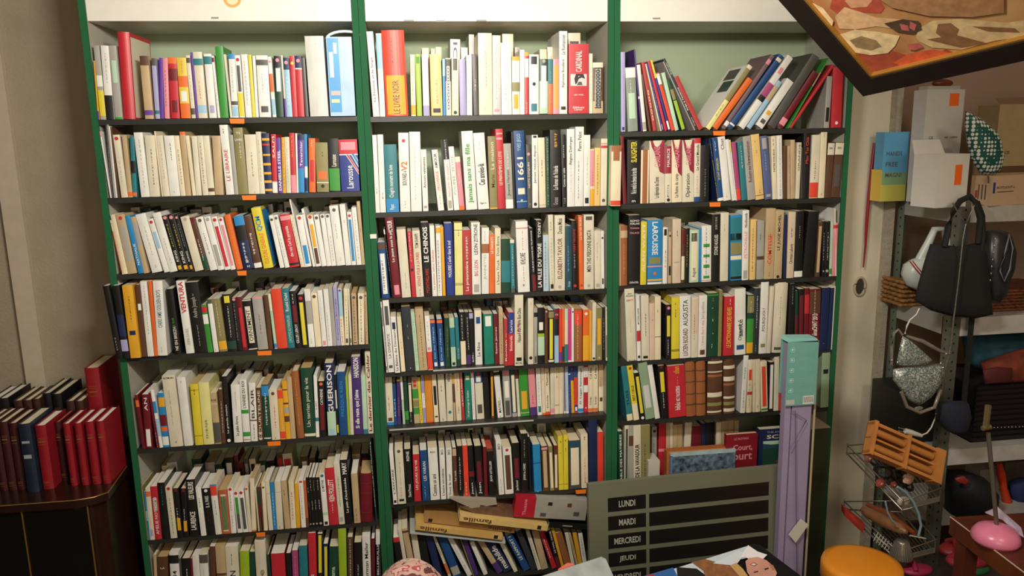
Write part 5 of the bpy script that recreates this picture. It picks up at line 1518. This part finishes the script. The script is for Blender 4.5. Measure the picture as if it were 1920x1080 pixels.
t = empty('polka_dot_pouch', c0, 'dark green pointed cloth pouch with white polka dots between the cartons', 'pouch'); p.build('cloth', t)
p = MB(); q = at(1853, 330, -.225); p.tube([q, q+Vector((.0, -.003, -.012)), q+Vector((-.002, -.006, -.022))], .002, mat('cord_black', '1A1A18')); p.build('tie', t)
# red cane hanging on the wall
p = MB(); cp_ = [wallpt(x, y)+n_*.018 for x, y in ((1633, 268), (1629, 300), (1625, 340), (1621, 380), (1618, 420), (1616, 460), (1612, 500))]; p.tube(cp_, [.006]*5+[.004, .0025], mat('red_lacquer', '8A1C24', rough=.3), n=10); o = p.build('stick', loc=cp_[0]); tag(o, 'thin dark red stick hanging on the pale wall left of the rack', 'stick')
# ---- second shelf
wick = mat('wicker', '9A6A34', rough=.7, vary=.6, scale=60, bump=1, bscale=120); wick2 = mat('wicker_dark', '7A4226', rough=.7, vary=.6, scale=60, bump=1, bscale=120)
def basket(x0, x1, y0, Y, D, m, label, rows_=6):
    a, b = atX(x0, Y, z2), atX(x1, Y, z2); zt = at(x0, y0, Y).z; t = empty('wicker_basket', ((a+b)/2, Y+D/2, z2), label, 'basket'); h = zt-z2
    p = MB(); p.box((a+.004, Y+.004, z2), (b-.004, Y+D-.004, zt-.004), m); p.build('body', t); p = MB()
    for r_ in range(rows_):
        z = z2+.005+(h-.01)*r_/(rows_-1); L = []
        nseg = 26
        for i in range(nseg+1): L.append((a+(b-a)*i/nseg, Y+(.003 if (i+r_) % 2 else -.002), z))
        for i in range(9): L.insert(0, (a+(.003 if (i+r_) % 2 else -.002), Y+D*(i+1)/9, z))
        p.tube(L, h/rows_*.42, m, n=6)
    p.build('weave', t); return t
basket(1690, 1765, 528, -.02, .12, wick, 'brown wicker basket at the left end of the second rack shelf')
basket(1846, 1990, 545, -.16, .2, wick2, 'reddish wicker basket at the right end of the second rack shelf', 7)
# white iron
t = empty('steam_iron', at(1715, 520, -.12), 'white iron-like appliance with red stripe standing in the left basket', 'appliance')
ir = mat('appliance_white', 'C6CCC4', rough=.35); p = MB()
O = [at(x, y, -.06) for x, y in ((1693, 516), (1698, 496), (1712, 486), (1736, 478), (1752, 476), (1748, 520), (1738, 545), (1720, 545), (1700, 535))]; c0 = sum(O, Vector())/len(O); n = len(O)
V = []; 
for k_, dy in ((.0, -.04), (.6, -.036), (.9, -.022), (1, 0), (.9, .022), (0, .03)): V += [tuple(c0+(q-c0)*max(k_, .001)+Vector((0, dy, 0))) for q in O]
p.add(V, [(i*n+j, i*n+(j+1) % n, (i+1)*n+(j+1) % n, (i+1)*n+j) for i in range(5) for j in range(n)], ir, True); p.build('body', t)
p = MB(); p.tube([at(1724, 487, -.06), at(1741, 455, -.065), at(1752, 430, -.07), at(1770, 428, -.07), at(1778, 470, -.065)], [.016, .014, .012, .012, .014], ir); p.build('handle', t)
p = MB(); p.tube([at(1706, 490, -.10), at(1716, 503, -.106), at(1730, 520, -.104)], .0022, mat('red_line', 'B83040', rough=.4)); p.tube([at(1711, 489, -.10), at(1720, 501, -.107), at(1733, 516, -.105)], .0018, mat('red_line', 'B83040', rough=.4)); p.build('red_stripes', t)
# black tote on the post
blackc = mat('black_cloth_bag', '141312', rough=.85, vary=.2, scale=14); Yt = -.30
def sheet(mb, pts, Y, th, m, f=None, puff=.5):
    q = [at(x, y, Y) for x, y in pts]; c0 = sum(q, Vector())/len(q); n = len(q); V = []
    for k_, dy in ((.0, -th), (.6, -th*.95), (.9, -th*.6), (1, 0), (.9, th*.6), (.6, th*.95), (0, th)): V += [tuple(c0+(a-c0)*max(k_, .001)+Vector((0, dy, 0))) for a in q]
    mb.add(V, [(i*n+j, i*n+(j+1) % n, (i+1)*n+(j+1) % n, (i+1)*n+j) for i in range(6) for j in range(n)], m, True); return c0
p = MB(); c0 = sheet(p, [(1744, 457), (1800, 462), (1840, 452), (1848, 480), (1856, 530), (1862, 590), (1830, 597), (1780, 592), (1745, 582), (1714, 563), (1722, 530), (1733, 490)], Yt, .022, blackc)
t = empty('tote_bag', c0, 'large black cloth tote bag hanging from the rack corner post', 'bag'); p.build('cloth', t)
p = MB(); p.tube([at(1771, 462, Yt-.012), at(1778, 425, Yt-.012), at(1788, 395, Yt-.01), at(1800, 377, Yt+.01), at(1818, 368, Yt+.02), at(1830, 380, Yt+.01), at(1838, 410, Yt-.01), at(1834, 456, Yt-.012)], .0095, blackc, n=6); p.build('handle', t)
p = MB(); p.tube([at(1840, 470, Yt-.01), at(1843, 440, Yt-.01), at(1842, 405, Yt), at(1832, 378, Yt+.015)], .008, blackc, n=6); p.build('handle', t)
p = MB(); c0 = sheet(p, [(1850, 432), (1874, 430), (1890, 436), (1900, 470), (1896, 505), (1886, 530), (1880, 560), (1866, 570), (1852, 560), (1846, 500)], -.27, .035, mat('grey_black_leather', '26262A', rough=.35, vary=.2, scale=10))
t = empty('handbag', c0, 'dark leather handbag hanging just right of the black tote', 'bag'); p.build('body', t)
p = MB(); p.tube([at(1892, 440, -.305), at(1886, 470, -.31), at(1874, 508, -.312), at(1882, 528, -.31), at(1894, 505, -.31), at(1898, 465, -.305)], .0035, mat('leather_grey', '6A6870', rough=.4), close=True, n=6); p.build('flap_trim', t)
p = MB()
for i in range(7): 
    q = at(1866-i*1.6, 448+i*13, -.305); p.blob(q, .0022, .0022, .0045, mat('steel_bits', 'C8C8C4', rough=.2, metal=.9), n=8, k=5)
p.build('studs', t)
# long chain strap
p = MB(); ch = [at(x, y, -.345) for x, y in ((1811, 420), (1806, 445), (1802, 480), (1798, 520), (1793, 560), (1788, 600), (1784, 640), (1780, 665), (1772, 690), (1766, 740))]
p.tube(ch, .0022, mat('steel_chain', 'A8A8A0', rough=.3, metal=.8, vary=.6, scale=300), n=6); t = empty('chain_strap', ch[0], 'long silver chain hanging in front of the black tote', 'chain'); p.build('chain', t)
p = MB(); p.tube([at(1786, 380, -.335), at(1800, 405, -.34), at(1811, 420, -.343), at(1820, 400, -.34), at(1827, 385, -.335)], .0018, mat('steel_chain', 'A8A8A0'), n=6); p.build('loop', t)
# straps below the tote
t = empty('belt', at(1824, 680, -.26), 'black belt-like strap hanging down behind the tote', 'strap'); p = MB(); a, b = at(1818, 590, -.255), at(1828, 765, -.255); p.box((a.x, -.258, b.z), (a.x+.018, -.254, a.z), blackc); p.build('strap', t)
# ---- sequin purse
def seq():
    m = mat('sequins', 'A8ACA8', rough=.3, metal=.35); nt = m.node_tree; b = nt.nodes['Principled BSDF']; tc = nt.nodes.new('ShaderNodeTexCoord'); v = nt.nodes.new('ShaderNodeTexVoronoi'); v.inputs['Scale'].default_value = 330
    nt.links.new(tc.outputs['Object'], v.inputs['Vector']); sp_ = nt.nodes.new('ShaderNodeValToRGB'); e = sp_.color_ramp; e.elements[0].color = (*lin('3A3C3A'), 1); e.elements[1].color = (*lin('F0F4F0'), 1); x = e.elements.new(.5); x.color = (*lin('8A9690'), 1)
    nt.links.new(v.outputs['Color'], sp_.inputs[0]); nt.links.new(sp_.outputs[0], b.inputs['Base Color']); bp = nt.nodes.new('ShaderNodeBump'); bp.inputs['Strength'].default_value = 1; bp.inputs['Distance'].default_value = .004; nt.links.new(v.outputs['Color'], bp.inputs['Height']); nt.links.new(bp.outputs[0], b.inputs['Normal']); return m
Ys = -.36; p = MB(); c0 = sheet(p, [(1674, 692), (1700, 688), (1735, 686), (1768, 680), (1771, 698), (1762, 722), (1745, 745), (1724, 760), (1705, 752), (1688, 730), (1674, 712)], Ys, .02, seq())
t = empty('sequin_purse', c0, 'silver sequined purse hanging left of the rack post', 'purse'); p.build('body', t)
p = MB(); sheet(p, [(1692, 630), (1704, 636), (1730, 658), (1750, 676), (1735, 684), (1700, 686), (1680, 684), (1686, 655)], Ys-.012, .010, seq()); p.build('flap', t)
cl = mat('clear_vinyl', '7A6E64', rough=.15, vary=.2); p = MB(); p.tube([at(1672, 684, Ys), at(1671, 650, Ys), at(1676, 625, Ys), at(1684, 618, Ys), at(1692, 628, Ys)], .004, cl); p.build('vinyl_trim', t)
p = MB(); p.tube([at(1700, 630, Ys), at(1730, 640, Ys-.01), at(1762, 658, Ys-.01), at(1780, 664, Ys)], [.004, .007, .006, .003], cl); p.build('vinyl_trim', t)
p = MB(); p.tube([at(1690, 735, Ys), at(1700, 762, Ys), at(1724, 774, Ys), at(1752, 764, Ys), at(1764, 730, Ys)], .006, cl); p.build('vinyl_trim', t)
p = MB()
for x, y in ((1672, 676), (1683, 680), (1774, 664), (1764, 682), (1768, 690)): p.blob(at(x, y, Ys-.02), .003, .003, .005, mat('steel_bits', 'C8C8C4', rough=.2, metal=.9), n=8, k=5)
p.build('rings', t)
# white cable with plug
wc = mat('cable_white', 'BDBAB0', rough=.4); t = empty('power_cable', at(1708, 600, -.36), 'white twisted cable and plug hanging above the wooden roller', 'cable')
p = MB(); p.tube([at(x, y, -.36) for x, y in ((1724, 578), (1718, 590), (1706, 600), (1700, 612), (1697, 626))], .0025, wc, n=6); p.tube([at(x, y, -.33) for x, y in ((1728, 816), (1738, 812), (1746, 802), (1752, 788), (1755, 775))], .0025, wc, n=6); p.build('cable', t)
p = MB(); a, b = at(1697, 808, -.34), at(1728, 817, -.34); p.tube([a, a.lerp(b, .3), b], [.009, .010, .006], wc); p.build('plug', t); p = MB(); p.tube([at(1697, 805, -.34), at(1685, 802, -.34)], .002, mat('steel_bits', 'C8C8C4')); p.tube([at(1697, 811, -.34), at(1685, 808, -.34)], .002, mat('steel_bits', 'C8C8C4')); p.build('pins', t)
# black printed box behind, on third shelf
z3b = z3; t, a, b, zt = px_box('black_box', 1692, 1772, 742, -.14, .2, z3, mat('black_card', '1A1A18'), 'black box with small white print on the third rack shelf', 'box')
p = MB()
for i in range(5): p.box((a+.01+i*.012, -.1408, zt-.012), (a+.016+i*.012, -.1402, zt-.008), white)
p.blob((a+.05, -.142, zt-.05), .018, .0012, .008, mat('print_pale', '8C8A80'), n=12, k=6); p.build('print', t)
# navy cap/pouch
p = MB(); c0 = sheet(p, [(1761, 756), (1786, 752), (1812, 752), (1818, 780), (1810, 806), (1790, 815), (1772, 806), (1763, 786)], -.33, .03, mat('navy_felt', '181C2C', rough=.9)); t = empty('navy_pouch', c0, 'dark navy felt pouch hanging across the rack post', 'pouch'); p.build('body', t)
# fabrics between second and third shelf
t = empty('blue_cloth', at(1860, 650, -.1), 'dark teal cloth bundle under the second rack shelf', 'cloth'); p = MB(); sheet(p, [(1806, 628), (1850, 624), (1925, 622), (1990, 640), (1980, 670), (1920, 690), (1850, 700), (1812, 680)], -.08, .05, mat('teal_cloth', '1A4656', rough=.85, vary=.3)); p.build('fabric', t)
t = empty('red_cloth', at(1890, 690, -.14), 'rust and dark red cloth bundle below the teal cloth', 'cloth'); p = MB(); sheet(p, [(1840, 682), (1880, 668), (1920, 655), (1980, 650), (1980, 700), (1920, 715), (1850, 718)], -.16, .04, mat('rust_cloth', '7A3018', rough=.85, vary=.5, scale=20)); p.build('fabric', t)
p = MB(); sheet(p, [(1843, 694), (1870, 688), (1898, 690), (1895, 716), (1846, 720)], -.2, .012, mat('darkred_cloth', '4E1414', rough=.8)); p.build('dark_fold', t)
t = empty('dark_crate', (atX(1860, -.18, z3), -.1, z3), 'black slatted crate with beaded edge on the third rack shelf', 'crate'); p = MB(); a = atX(1822, -.18, z3); bk_ = mat('crate_black', '181416', rough=.4)
zt = at(1830, 725, -.18).z; p.box((a, -.175, z3), (a+.5, .08, z3+.004), bk_); p.box((a, .076, z3), (a+.5, .08, zt), bk_); p.box((a, -.175, z3), (a+.004, .08, zt), bk_)
k = 0; z = z3+.006
while z < zt: p.box((a, -.18, z), (a+.5, -.175, z+.012), bk_); z += .019
p.box((a+.01, -.17, z3+.005), (a+.49, .07, zt-.01), mat('crate_fill', '241418', rough=.8, vary=.6, scale=30)); p.build('body', t)
p = MB()
for i in range(14): p.blob((a+.05+i*.014, -.1835, z3+.055-.0006*i), .0025, .0025, .0025, mat('steel_bits', 'C8C8C4'), n=8, k=5)
p.build('beads', t)
p = MB(); put_text(p, '5000', True, (a-.02, -.1840, z3+.008), (.05, 0, 0), (0, 0, .010), mat('print_dim', '8A8478')) if False else None
# ---- wooden foot roller in the upper wire basket
wd = mat('beech', 'B8783C', rough=.45, vary=.15, scale=10, stretch=(1, 6, 1)); wdd = mat('beech_dark', '7A4A22', rough=.5)
O = at(1640, 790, -.40); X_ = at(1772, 848, -.42)-O; Lr = X_.length; X_.normalize(); Dn = (at(1617, 838, -.44)-O); Wr = Dn.length; Dn = (Dn - X_*Dn.dot(X_)).normalized(); Nn = X_.cross(Dn).normalized()
if Nn.y > 0: Nn = -Nn
Mx = Matrix((X_, Dn, Nn)).transposed().to_4x4(); Mx.translation = O
t = bpy.data.objects.new('foot_roller', None); C.objects.link(t); t.location = O; tag(t, 'light wooden foot massage roller resting on the upper wire tray', 'massager')
def lb(mb, a, b, m): mb.box(a, b, m, M=Matrix((X_, Dn, Nn)).transposed().to_4x4())
p = MB(); Wd2 = Wr*1.05
for a, b in ((0, .012), (Lr*.47, Lr*.47+.010), (Lr-.03, Lr)): lb(p, (a, -.004, -.03), (b, Wd2+.004, .006), wd)
lb(p, (0, 0, -.03), (Lr, .010, .002), wd); lb(p, (0, Wd2-.010, -.03), (Lr, Wd2, .002), wd); lb(p, (0, Wd2*.47, -.03), (Lr, Wd2*.53, -.004), wd); lb(p, (0, 0, -.034), (Lr, Wd2, -.03), wdd); kid(p, 'frame', t)
for u0, u1 in ((.016, Lr*.465), (Lr*.5, Lr-.034)):
    for v in (Wd2*.27, Wd2*.74):
        pts = []; rr = []; nn_ = 34
        for i in range(nn_+1): pts.append(X_*(u0+(u1-u0)*i/nn_)+Dn*v+Nn*-.010); rr.append(.0125 if i % 2 else .0095)
        p = MB(); p.tube(pts, rr, wd, n=12); kid(p, 'roller', t)
# ---- wire trays
wire = mat('chrome_wire', 'A8A294', rough=.3, metal=.8)
def tray(pts_front, pts_back, y0, y1, name, label):
    """sloping wire tray: outer lower corners in the photo, near (right) and far (left)"""
    t = empty('wire_tray', at(*pts_front[0], y0), label, 'tray', 'wire trays on the rack post')
    P0, P1 = at(*pts_front[0], y0), at(*pts_front[1], y0); Q0, Q1 = at(*pts_back[0], y1), at(*pts_back[1], y1)
    up = Vector((0, 0, .055))
    p = MB(); p.tube([P0, P1, Q1, Q0], .0035, wire, close=True, n=6); p.tube([P0+up*.8, P1+up*.55, Q1+up*.55, Q0+up*.8], .0025, wire, close=True, n=6)
    for a in (P0, P1, Q1, Q0): p.tube([a, a+up*.7], .002, wire, n=6)
    p.build('rim', t)
    p = MB()
    for i in range(1, 12): p.tube([P0.lerp(P1, i/12), Q0.lerp(Q1, i/12)], .0014, wire, n=5)
    p.build('floor_wires', t)
    p = MB(); p.add([tuple(P0), tuple(P1), tuple(P1+up*.28), tuple(P0+up*.28)]+[tuple(v+Vector((0, .003, 0))) for v in (P0, P1, P1+up*.28, P0+up*.28)], [(0,1,2,3), (7,6,5,4), (0,4,5,1), (1,5,6,2), (2,6,7,3), (3,7,4,0)], mat('tray_lip', '9A9080', rough=.35, metal=.6)); p.build('front_lip', t)
    return t, (P0, P1, Q0, Q1)
t1, c1_ = tray([(1761, 940), (1692, 957)], [(1700, 850), (1588, 850)], -.42, -.12, 'a', 'upper sloping wire tray with hair accessories fixed to the rack post')
t2, c2_ = tray([(1752, 1036), (1684, 1052)], [(1690, 960), (1582, 955)], -.42, -.12, 'b', 'lower sloping wire tray with wooden comb and strainer on the rack post')
def inT(c, u, v, h=.004):   # u: 0 at post .. 1 outside, v: 0 front .. 1 back
    P0, P1, Q0, Q1 = c; return P0.lerp(P1, u).lerp(Q0.lerp(Q1, u), v)+Vector((0, 0, h))
black = mat('hair_black', '1E1A18', rough=.6, vary=.5, scale=60)
# hair accessories
def rose(c, r, m, label):
    t = empty('hair_rose', c, label, 'hair accessory', 'cloth roses in the upper tray'); p = MB()
    for k, (rr, zz) in enumerate(((1, 0), (.72, .35), (.42, .6))):
        n = 5+0*k
        for i in range(n):
            a = i*2*math.pi/n+k*.6; p.blob(c+Vector((math.cos(a)*r*rr*.55, -r*.35*zz-.002, math.sin(a)*r*rr*.55)), r*.42, r*.3, r*.42, m, n=10, k=6)
    p.build('petals', t); p = MB(); p.blob(c+Vector((0, -r*.5, 0)), r*.3, r*.25, r*.3, mat('rose_heart', 'C88474', rough=.7), n=10, k=6); p.build('heart', t)
rose(at(1702, 897, -.40)+Vector((0, 0, .0)), .021, mat('rose_pale', 'C8A08C', rough=.8), 'pale pink cloth rose at the front of the upper wire tray')
rose(at(1628, 858, -.25), .018, mat('rose_dusky', '8E5C4E', rough=.8), 'dusky cloth rose at the far left of the upper wire tray')
rose(at(1650, 905, -.33), .018, mat('rose_coral', 'A84C40', rough=.8), 'coral cloth rose in the middle of the upper wire tray')
rose(at(1675, 908, -.36), .013, mat('rose_dark', '7A3A34', rough=.8), 'small dark cloth rose beside the pale one')
t = empty('hair_net', inT(c1_, .5, .6), 'tangled black hair bands heaped in the upper wire tray', 'hair bands'); p = MB(); rg = random.Random(3)
for i in range(9):
    c = inT(c1_, rg.uniform(.35, .85), rg.uniform(.3, .8), .02); r = rg.uniform(.02, .035); a = rg.uniform(0, 3); ax = Vector((math.cos(a), 0, math.sin(a)*.4)); ay = Vector((0, 1, .3)); p.tube([c+ax*r*math.cos(k*.52)+ay*r*math.sin(k*.52) for k in range(12)], .0045, black, close=True, n=6)
p.build('bands', t)
t = empty('hair_band', at(1700, 950, -.46), 'pale blue headband hanging over the upper wire tray', 'headband'); p = MB(); p.tube([at(x, y, -.45) for x, y in ((1683, 913), (1697, 922), (1712, 940), (1722, 962), (1727, 985), (1722, 1004))], .0042, mat('band_blue', '7A98A0', rough=.3), n=8); p.tube([at(x, y, -.40) for x, y in ((1660, 940), (1664, 960), (1672, 975), (1680, 982))], .0032, mat('band_blue', '7A98A0'), n=8); p.build('band', t)
t = empty('clear_clip', at(1695, 940, -.41), 'clear pale hair clip at the front corner of the upper tray', 'hair clip'); p = MB(); p.blob(at(1694, 940, -.405), .022, .012, .016, mat('clear_pale', 'A8A090', rough=.15, vary=.4, scale=80)); p.build('body', t)
# lower tray things
t = empty('wooden_brush', inT(c2_, .55, .5), 'long tan wooden brush lying in the lower wire tray', 'brush'); p = MB(); a, b = at(1616, 955, -.22), at(1700, 998, -.40); p.tube([a, a.lerp(b, .2), a.lerp(b, .6), a.lerp(b, .9), b], [.008, .02, .022, .016, .006], mat('tan_wood', '8A5E3C', rough=.4, vary=.3), n=10); p.build('body', t)
t = empty('wooden_comb', at(1690, 975, -.3), 'rust brown wooden comb behind the tan brush', 'comb'); p = MB(); p.tube([at(1625, 945, -.2), at(1660, 962, -.26), at(1715, 1000, -.40)], [.006, .016, .008], mat('rust_wood', '7A3E22', rough=.4)); p.build('body', t)
t = empty('red_package', at(1600, 965, -.2), 'red and white paper pack at the far end of the lower tray', 'package'); p = MB(); q = [at(1584, 955, -.2), at(1622, 985, -.26), at(1618, 1000, -.26), at(1584, 968, -.2)]; p.add([tuple(v) for v in q]+[tuple(v+Vector((.004, .03, .006))) for v in q], [(0,1,2,3), (7,6,5,4), (0,4,5,1), (1,5,6,2), (2,6,7,3), (3,7,4,0)], mat('pack_red', 'A03428', rough=.4, vary=.3)); p.build('body', t)
t = empty('tea_strainer', at(1690, 1030, -.41), 'ribbed metal strainer at the front of the lower wire tray', 'strainer'); p = MB(); cc = at(1689, 1046, -.405); Ms = Matrix.Translation(cc)
prof = [(.0, 0), (.033, 0), (.034, .006), (.028, .03), (.020, .056), (.018, .062), (.0, .062)]; p.lathe(prof, mat('strainer_metal', '8A8478', rough=.35, metal=.7), M=Ms, n=28); p.build('body', t)
p = MB()
for i in range(28):
    a = i*2*math.pi/28; p.tube([cc+Vector((math.cos(a)*r, math.sin(a)*r, z)) for r, z in ((.0345, .004), (.0285, .03), (.0205, .056))], .0011, mat('strainer_rib', 'C0BAAC', rough=.3, metal=.8), n=5)
p.build('ribs', t)
t = empty('white_clips', at(1650, 1010, -.34), 'bundle of crossed white plastic hair grips in the lower tray', 'hair grips'); p = MB()
for i in range(6):
    x = 1638+i*5; p.tube([at(x, 1000+i*4, -.36), at(x+9, 1012+i*4, -.36)], .0014, wc, n=5); p.tube([at(x+9, 998+i*4, -.36), at(x, 1014+i*4, -.36)], .0014, wc, n=5)
p.build('grips', t)
t = empty('white_stick', at(1725, 1005, -.41), 'thin white stick lying across the lower wire tray', 'stick'); p = MB(); p.tube([at(1706, 1004, -.40), at(1736, 1010, -.40)], .0025, wc, n=6); p.build('stick', t)
# ---- orange stool
ora = mat('orange_plastic', 'D8861C', rough=.35, vary=.05); a = atz(1556, 1062, .46); c = atz(1625, 1052, .46); Rr = .112
c = atz(1616, 1056, .46); t = empty('stool', (c.x, c.y, 0), 'round orange plastic stool seat at the bottom of the photo below the wire trays', 'stool')
p = MB(); p.lathe([(0, .40), (Rr*.9, .40), (Rr, .41), (Rr, .45), (Rr*.97, .46), (Rr*.8, .465), (0, .465)], ora, n=40, M=Matrix.Translation((c.x, c.y, 0))); p.build('seat', t)
for i in range(4):
    a = math.pi/4+i*math.pi/2; p = MB(); p.tube([(c.x+Rr*.75*math.cos(a), c.y+Rr*.75*math.sin(a), .399), (c.x+Rr*.95*math.cos(a), c.y+Rr*.95*math.sin(a), .001)], .014, ora); p.build('leg', t)
# ---- brown table with the pink lamp
tw = mat('red_brown_wood', '5A2A1C', rough=.35, vary=.25, scale=7, stretch=(1, 5, 1)); zt_ = .62
A = atz(1790, 976, zt_); B2 = atz(1925, 1078, zt_); e_ = (B2-A).normalized(); pn_ = Vector((e_.y, -e_.x, 0)); 
if pn_.x < 0: pn_ = -pn_
A2 = A - e_*.02; B3 = A + e_*.9; ply = [(A2.x, A2.y), (B3.x, B3.y), (B3.x+pn_.x*.6, B3.y+pn_.y*.6), (A2.x+pn_.x*.6, A2.y+pn_.y*.6)]
ar = sum(ply[i][0]*ply[(i+1) % 4][1]-ply[(i+1) % 4][0]*ply[i][1] for i in range(4))
if ar < 0: ply = ply[::-1]
print('table', ply)
cx_ = sum(q[0] for q in ply)/4; cy_ = sum(q[1] for q in ply)/4
t = empty('side_table', (cx_, cy_, 0), 'red-brown wooden table with pale edge line at the bottom right corner', 'table'); p = MB(); slab(p, ply, zt_-.05, zt_, tw); p.build('table_top', t)
p = MB(); p.tube([A2+Vector((0, 0, .001)), B3+Vector((0, 0, .001))], .0022, mat('edge_line', 'B8A08C', rough=.5), n=5); p.build('edge_line', t)
for q in ply: 
    d = Vector((cx_-q[0], cy_-q[1], 0)).normalized()*.05; p = MB(); p.box((q[0]+d.x-.02, q[1]+d.y-.02, .001), (q[0]+d.x+.02, q[1]+d.y+.02, zt_-.0505), tw); p.build('leg', t)
pk = mat('pink_plastic', 'D87898', rough=.3, vary=.05); pc = atz(1866, 1012, zt_+.005)
t = empty('lamp_stand', (pc.x, pc.y, zt_), 'stand with round pink base and thin grey rod on the red-brown table', 'stand'); p = MB()
rr_ = (atz(1914, 1020, zt_)-atz(1818, 1005, zt_)).length/2; p.lathe([(0, .0006), (rr_*.92, .0006), (rr_, .010), (rr_*.96, .022), (rr_*.8, .036), (rr_*.45, .046), (0, .05)], pk, n=40, M=Matrix.Translation((pc.x, pc.y, zt_))); p.build('base', t)
p = MB(); tp = at(1853, 812, pc.y); p.tube([(pc.x, pc.y, zt_+.045), (tp.x, pc.y, tp.z)], .0055, mat('rod_grey', '7A7468', rough=.35, metal=.6)); p.build('rod', t)
p = MB(); q1 = at(1848, 803, pc.y-.005); q2 = at(1853, 760, pc.y-.005); p.tube([q1, q2], .0075, mat('brass', 'A8986C', rough=.25, metal=.8)); p.tube([q1+Vector((-.009, 0, 0)), q1+Vector((.013, 0, .003))], .007, mat('brass', 'A8986C')); p.build('brass_head', t)
p = MB(); q = [at(1848, 962, pc.y+.04), at(1880, 975, pc.y+.02), at(1905, 1000, pc.y-.02), at(1920, 1008, pc.y-.02), at(1915, 990, pc.y), at(1872, 952, pc.y+.04)]; p.add([tuple(v) for v in q]+[tuple(v+Vector((.003, .006, 0))) for v in q], [tuple(range(6)), tuple(reversed(range(6, 12)))]+[(i, (i+1) % 6, (i+1) % 6+6, i+6) for i in range(6)], mat('lilac_paper', 'A898B0', rough=.5, vary=.2)); tag(p.build('paper_sheet', loc=q[0]), 'crumpled lilac paper standing on the pink lamp base', 'paper')
# ---- things on the lowest rack level (behind the table)
t = empty('round_bag', (atX(1825, -.05, z4), -.05, z4), 'rounded black bag with red patch under the third rack shelf', 'bag')
p = MB(); sheet(p, [(1787, 885), (1815, 884), (1845, 895), (1862, 920), (1860, 950), (1840, 965), (1800, 972), (1782, 975), (1782, 900)], -.15, .07, mat('black_soft', '121318', rough=.7)); p.build('body', t)
p = MB(); sheet(p, [(1790, 897), (1806, 892), (1817, 900), (1812, 910), (1795, 904)], -.222, .006, mat('patch_red', '8A2818', rough=.6)); p.build('red_patch', t)
t, a, b, zt = px_box('white_box', 1834, 1872, 882, -.02, .08, z4, mat('offwhite_box', '9A948A', rough=.6), 'off-white box behind the round black bag', 'box')
t = empty('orange_bottle', at(1880, 920, -.1), 'bright orange-red curved bottle under the third rack shelf', 'bottle'); p = MB(); p.tube([at(x, y, -.1) for x, y in ((1873, 868), (1877, 890), (1882, 915), (1888, 940), (1893, 966))], [.010, .015, .012, .017, .02], mat('orange_red', 'C03A18', rough=.35)); p.build('body', t)
t, a, b, zt = px_box('grey_crate', 1880, 1990, 868, .0, .09, z4, mat('dim_grey_box', '5A5048', rough=.7, vary=.2), 'dim grey-brown crate at the right edge under the third shelf', 'crate')
t = empty('blue_cloth', at(1905, 925, -.09), 'dark blue cloth at the right photo edge beside the orange bottle', 'cloth'); p = MB(); sheet(p, [(1894, 905), (1920, 895), (1960, 900), (1960, 950), (1920, 965), (1900, 945)], -.09, .03, mat('blue_cloth_m', '1C2A5C', rough=.8, vary=.4, scale=20)); p.build('fabric', t)
# shoes and coloured bits under the table
def slipper(px, py, Y, m, label, s=1):
    c = at(px, py, Y); t = empty('slipper', c, label, 'slipper'); p = MB(); p.blob(c, .075*s, .045*s, .022*s, m, n=20, k=10); p.build('sole', t); p = MB(); p.tube([c+Vector((-.03*s, -.035*s, .01)), c+Vector((-.02*s, 0, .035*s)), c+Vector((-.02*s, .035*s, .01))], .012*s, m); p.build('strap', t)
slipper(1815, 1050, -.42, mat('slipper_pink', 'A82C3C', rough=.5, vary=.4, scale=60), 'bright pink-red slipper under the red-brown table')
slipper(1800, 1030, -.36, mat('slipper_red', '8A2424', rough=.5, vary=.3), 'darker red slipper behind the pink one under the table')
slipper(1822, 1066, -.44, mat('slipper_green', '2A6A40', rough=.5), 'green slipper at the bottom edge under the table', .8)
slipper(1720, 1068, -.42, mat('slipper_magenta', 'A0284C', rough=.5), 'magenta slipper between orange stool and rack post', .7)
